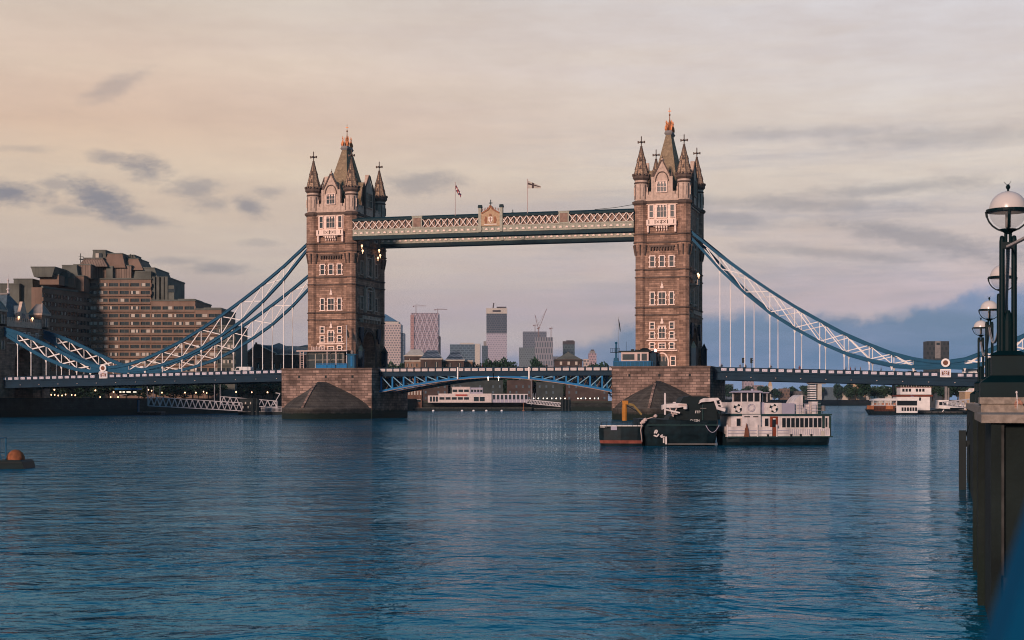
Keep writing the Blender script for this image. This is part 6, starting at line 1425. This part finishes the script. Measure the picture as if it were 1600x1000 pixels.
LP=[(1.42,34.0,'big globe lamp on twin dark columns nearest to the viewer at the right edge'),(2.01,52.3,'second globe lamp, half hidden behind the columns of the big one'),(2.17,70.8,'third globe lamp along the quay, opal dome higher than the smallest one'),(2.26,88.2,'smallest and farthest globe lamp of the quay row')]
for dx,dy,lb in LP: globe_lamp(dx,dy,lb)
def festoon(p,q,sag,label,n=40):
    r=tag(empty('bulb_chain',(0,0,0)),label,'bulb chain','chains hung between the quay lamps'); b=MB(); pts=[]
    for i in range(n+1):
        t=i/n; pts.append((p[0]+(q[0]-p[0])*t,p[1]+(q[1]-p[1])*t,p[2]+(q[2]-p[2])*t-sag*4*t*(1-t)))
    b.tube(pts,.012,4); b.build('cable',M['dark'],r)
    b=MB(); 
    m=int(math.dist(p,q)/.125)
    for i in range(m+1):
        t=i/m; b.lathe([(.01,-.035),(.045,-.02),(.045,.02),(.01,.035)],p[0]+(q[0]-p[0])*t,p[1]+(q[1]-p[1])*t,p[2]+(q[2]-p[2])*t-sag*4*t*(1-t)-.03,8)
    b.build('bulb_string',M['pearl'],r)
M['pearl']=mat('pearl_bulbs',(.30,.27,.26),.2,.1)
hz_=7.62
festoon((CX+1.42,CY+33.9,hz_),(CX+3.3,CY+14,hz_+.35),.25,'chain of pale bulbs running from the big lamp out of the picture',60)
for i in range(3):
    a,c=LP[i],LP[i+1]; festoon((CX+a[0],CY+a[1],hz_),(CX+c[0],CY+c[1],hz_),1.0,['chain of bulbs between the big lamp and the second lamp','chain of bulbs between the second and third lamps','chain of bulbs between the third lamp and the farthest one'][i],44)
# person leaning on the parapet: only the hand and sleeve reach into the picture
px_,dd=1606,29.4; ox,oy=at(px_,dd)
pe=tag(empty('person',(ox,oy,0),RZ),'person in a black sleeve at the right edge, hand resting on the granite ledge','person')
M['skin']=mat('skin',(.42,.21,.15),.6,.1,8); M['cloth']=mat('black_cloth',(.012,.018,.022),.9,.2,4)
u_=dd/F; H_=lambda px,py,y=0.:((px-px_)*u_,y,zp(py,dd))
V=[(1.0,.12,4.27),(.98,.12,4.5),(.93,.1,4.76),(.92,.07,4.88),(.9,.04,5.02),(.9,.03,5.13),(1.06,.02,4.25),(1.46,-.05,4.33),(1.85,-.05,4.19),(1.06,.22,4.25),(1.46,.25,4.33),(1.85,.25,4.19),(.76,.08,4.7),(.5,.03,4.42),H_(1615,631,-.01),H_(1598,633,-.02),(1.1,.12,4.7),(1.22,.0,4.5),(1.35,-.1,4.42)]
E=[(0,1),(1,2),(2,3),(3,4),(4,5),(0,6),(6,7),(7,8),(0,9),(9,10),(10,11),(2,12),(12,13),(13,14),(14,15),(2,16),(16,17),(17,18)]
skin_obj('body',V,E,[(.14,.11),(.13,.1),(.16,.11),.06,.09,.06,.08,.065,.05,.08,.065,.05,.065,.055,.05,.045,.06,.05,.04],M['cloth'],pe)
hv=[H_(1598,632.5,-.02),H_(1594,630,-.03),H_(1590.5,629,-.03)]; he=[(0,1),(1,2)]; hr=[.032,(.042,.03),(.045,.028)]
def chainf(pts,r0):
    i0=len(hv)
    prev=2 if pts[0][2]!='t' else 1
    for j,(a,c,_) in enumerate(pts):
        hv.append(H_(a,c,-.05-.012*j)); he.append((prev if j==0 else len(hv)-2,len(hv)-1)); hr.append(r0*(1-.13*j))
chainf([(1587.5,625.5,''),(1584.8,627,''),(1586,629.5,'')],.0125); chainf([(1586.5,628,''),(1583.6,629.8,''),(1584.8,632.3,'')],.0125); chainf([(1586.4,631,''),(1583.4,633,''),(1585,635.3,'')],.012); chainf([(1587,634,''),(1584.6,636.4,''),(1586.4,638.4,'')],.0105); chainf([(1592,625,'t'),(1588.5,623.2,''),(1586.6,624.6,'')],.0145)
skin_obj('hand',hv,he,hr,M['skin'],pe,sub=2)
b=MB(); b.tube([H_(1586.6,614,-.07),H_(1587.4,624,-.07),H_(1588.4,640,-.06)],.011,8); b.lathe([(.01,-.02),(.022,0),(.012,.03)],*H_(1586.5,613.5,-.07),8)
o=tag(b.build('pen',M['bwhite'],None,(ox,oy,0),RZ),'small pale stick with a rounded tip held upright in the hand','pen')
# blue railing close to the viewer
b=MB()
P=Vector((*at(1620,1.25),zp(845,1.25))); Q=Vector((*at(1556,1.25),zp(1040,1.25))); rt=Vector((math.cos(TH),-math.sin(TH),0)); fwv=Vector((math.sin(TH),math.cos(TH),0))
e=(P-Q).normalized(); P2=P+e*.35; Q2=Q-e*.25; dn=Vector((.2,0,-.1)); off=rt*.3-Vector((0,0,.12))
vs=[Q2,P2,P2+off,Q2+off]; vs+=[v+fwv*.05 for v in vs]; b.add(vs,[(0,1,2,3),(7,6,5,4),(0,4,5,1),(1,5,6,2),(2,6,7,3),(3,7,4,0)])
b.build('rail',M['railb']) if 0 else None
r=tag(empty('blue_railing',(0,0,0)),'blurred bright blue painted rail very close at the lower right corner','railing')
b.build('rail',mat('rail_blue',(.0,.06,.14),.8,.1,spec=.1),r)

# ------------------------------------------------------------------ river haze
hm=bpy.data.materials.new('haze'); hm.use_nodes=True; t=hm.node_tree; t.nodes.clear(); o=t.nodes.new('ShaderNodeOutputMaterial'); v=t.nodes.new('ShaderNodeVolumePrincipled')
v.inputs['Color'].default_value=(.62,.80,1,1); v.inputs['Density'].default_value=.00005; v.inputs['Anisotropy'].default_value=0; t.links.new(v.outputs[0],o.inputs['Volume'])
b=MB(); b.box(-4100,4100,-1000,6100,-5,275); tag(b.build('haze',hm),kind='stuff')
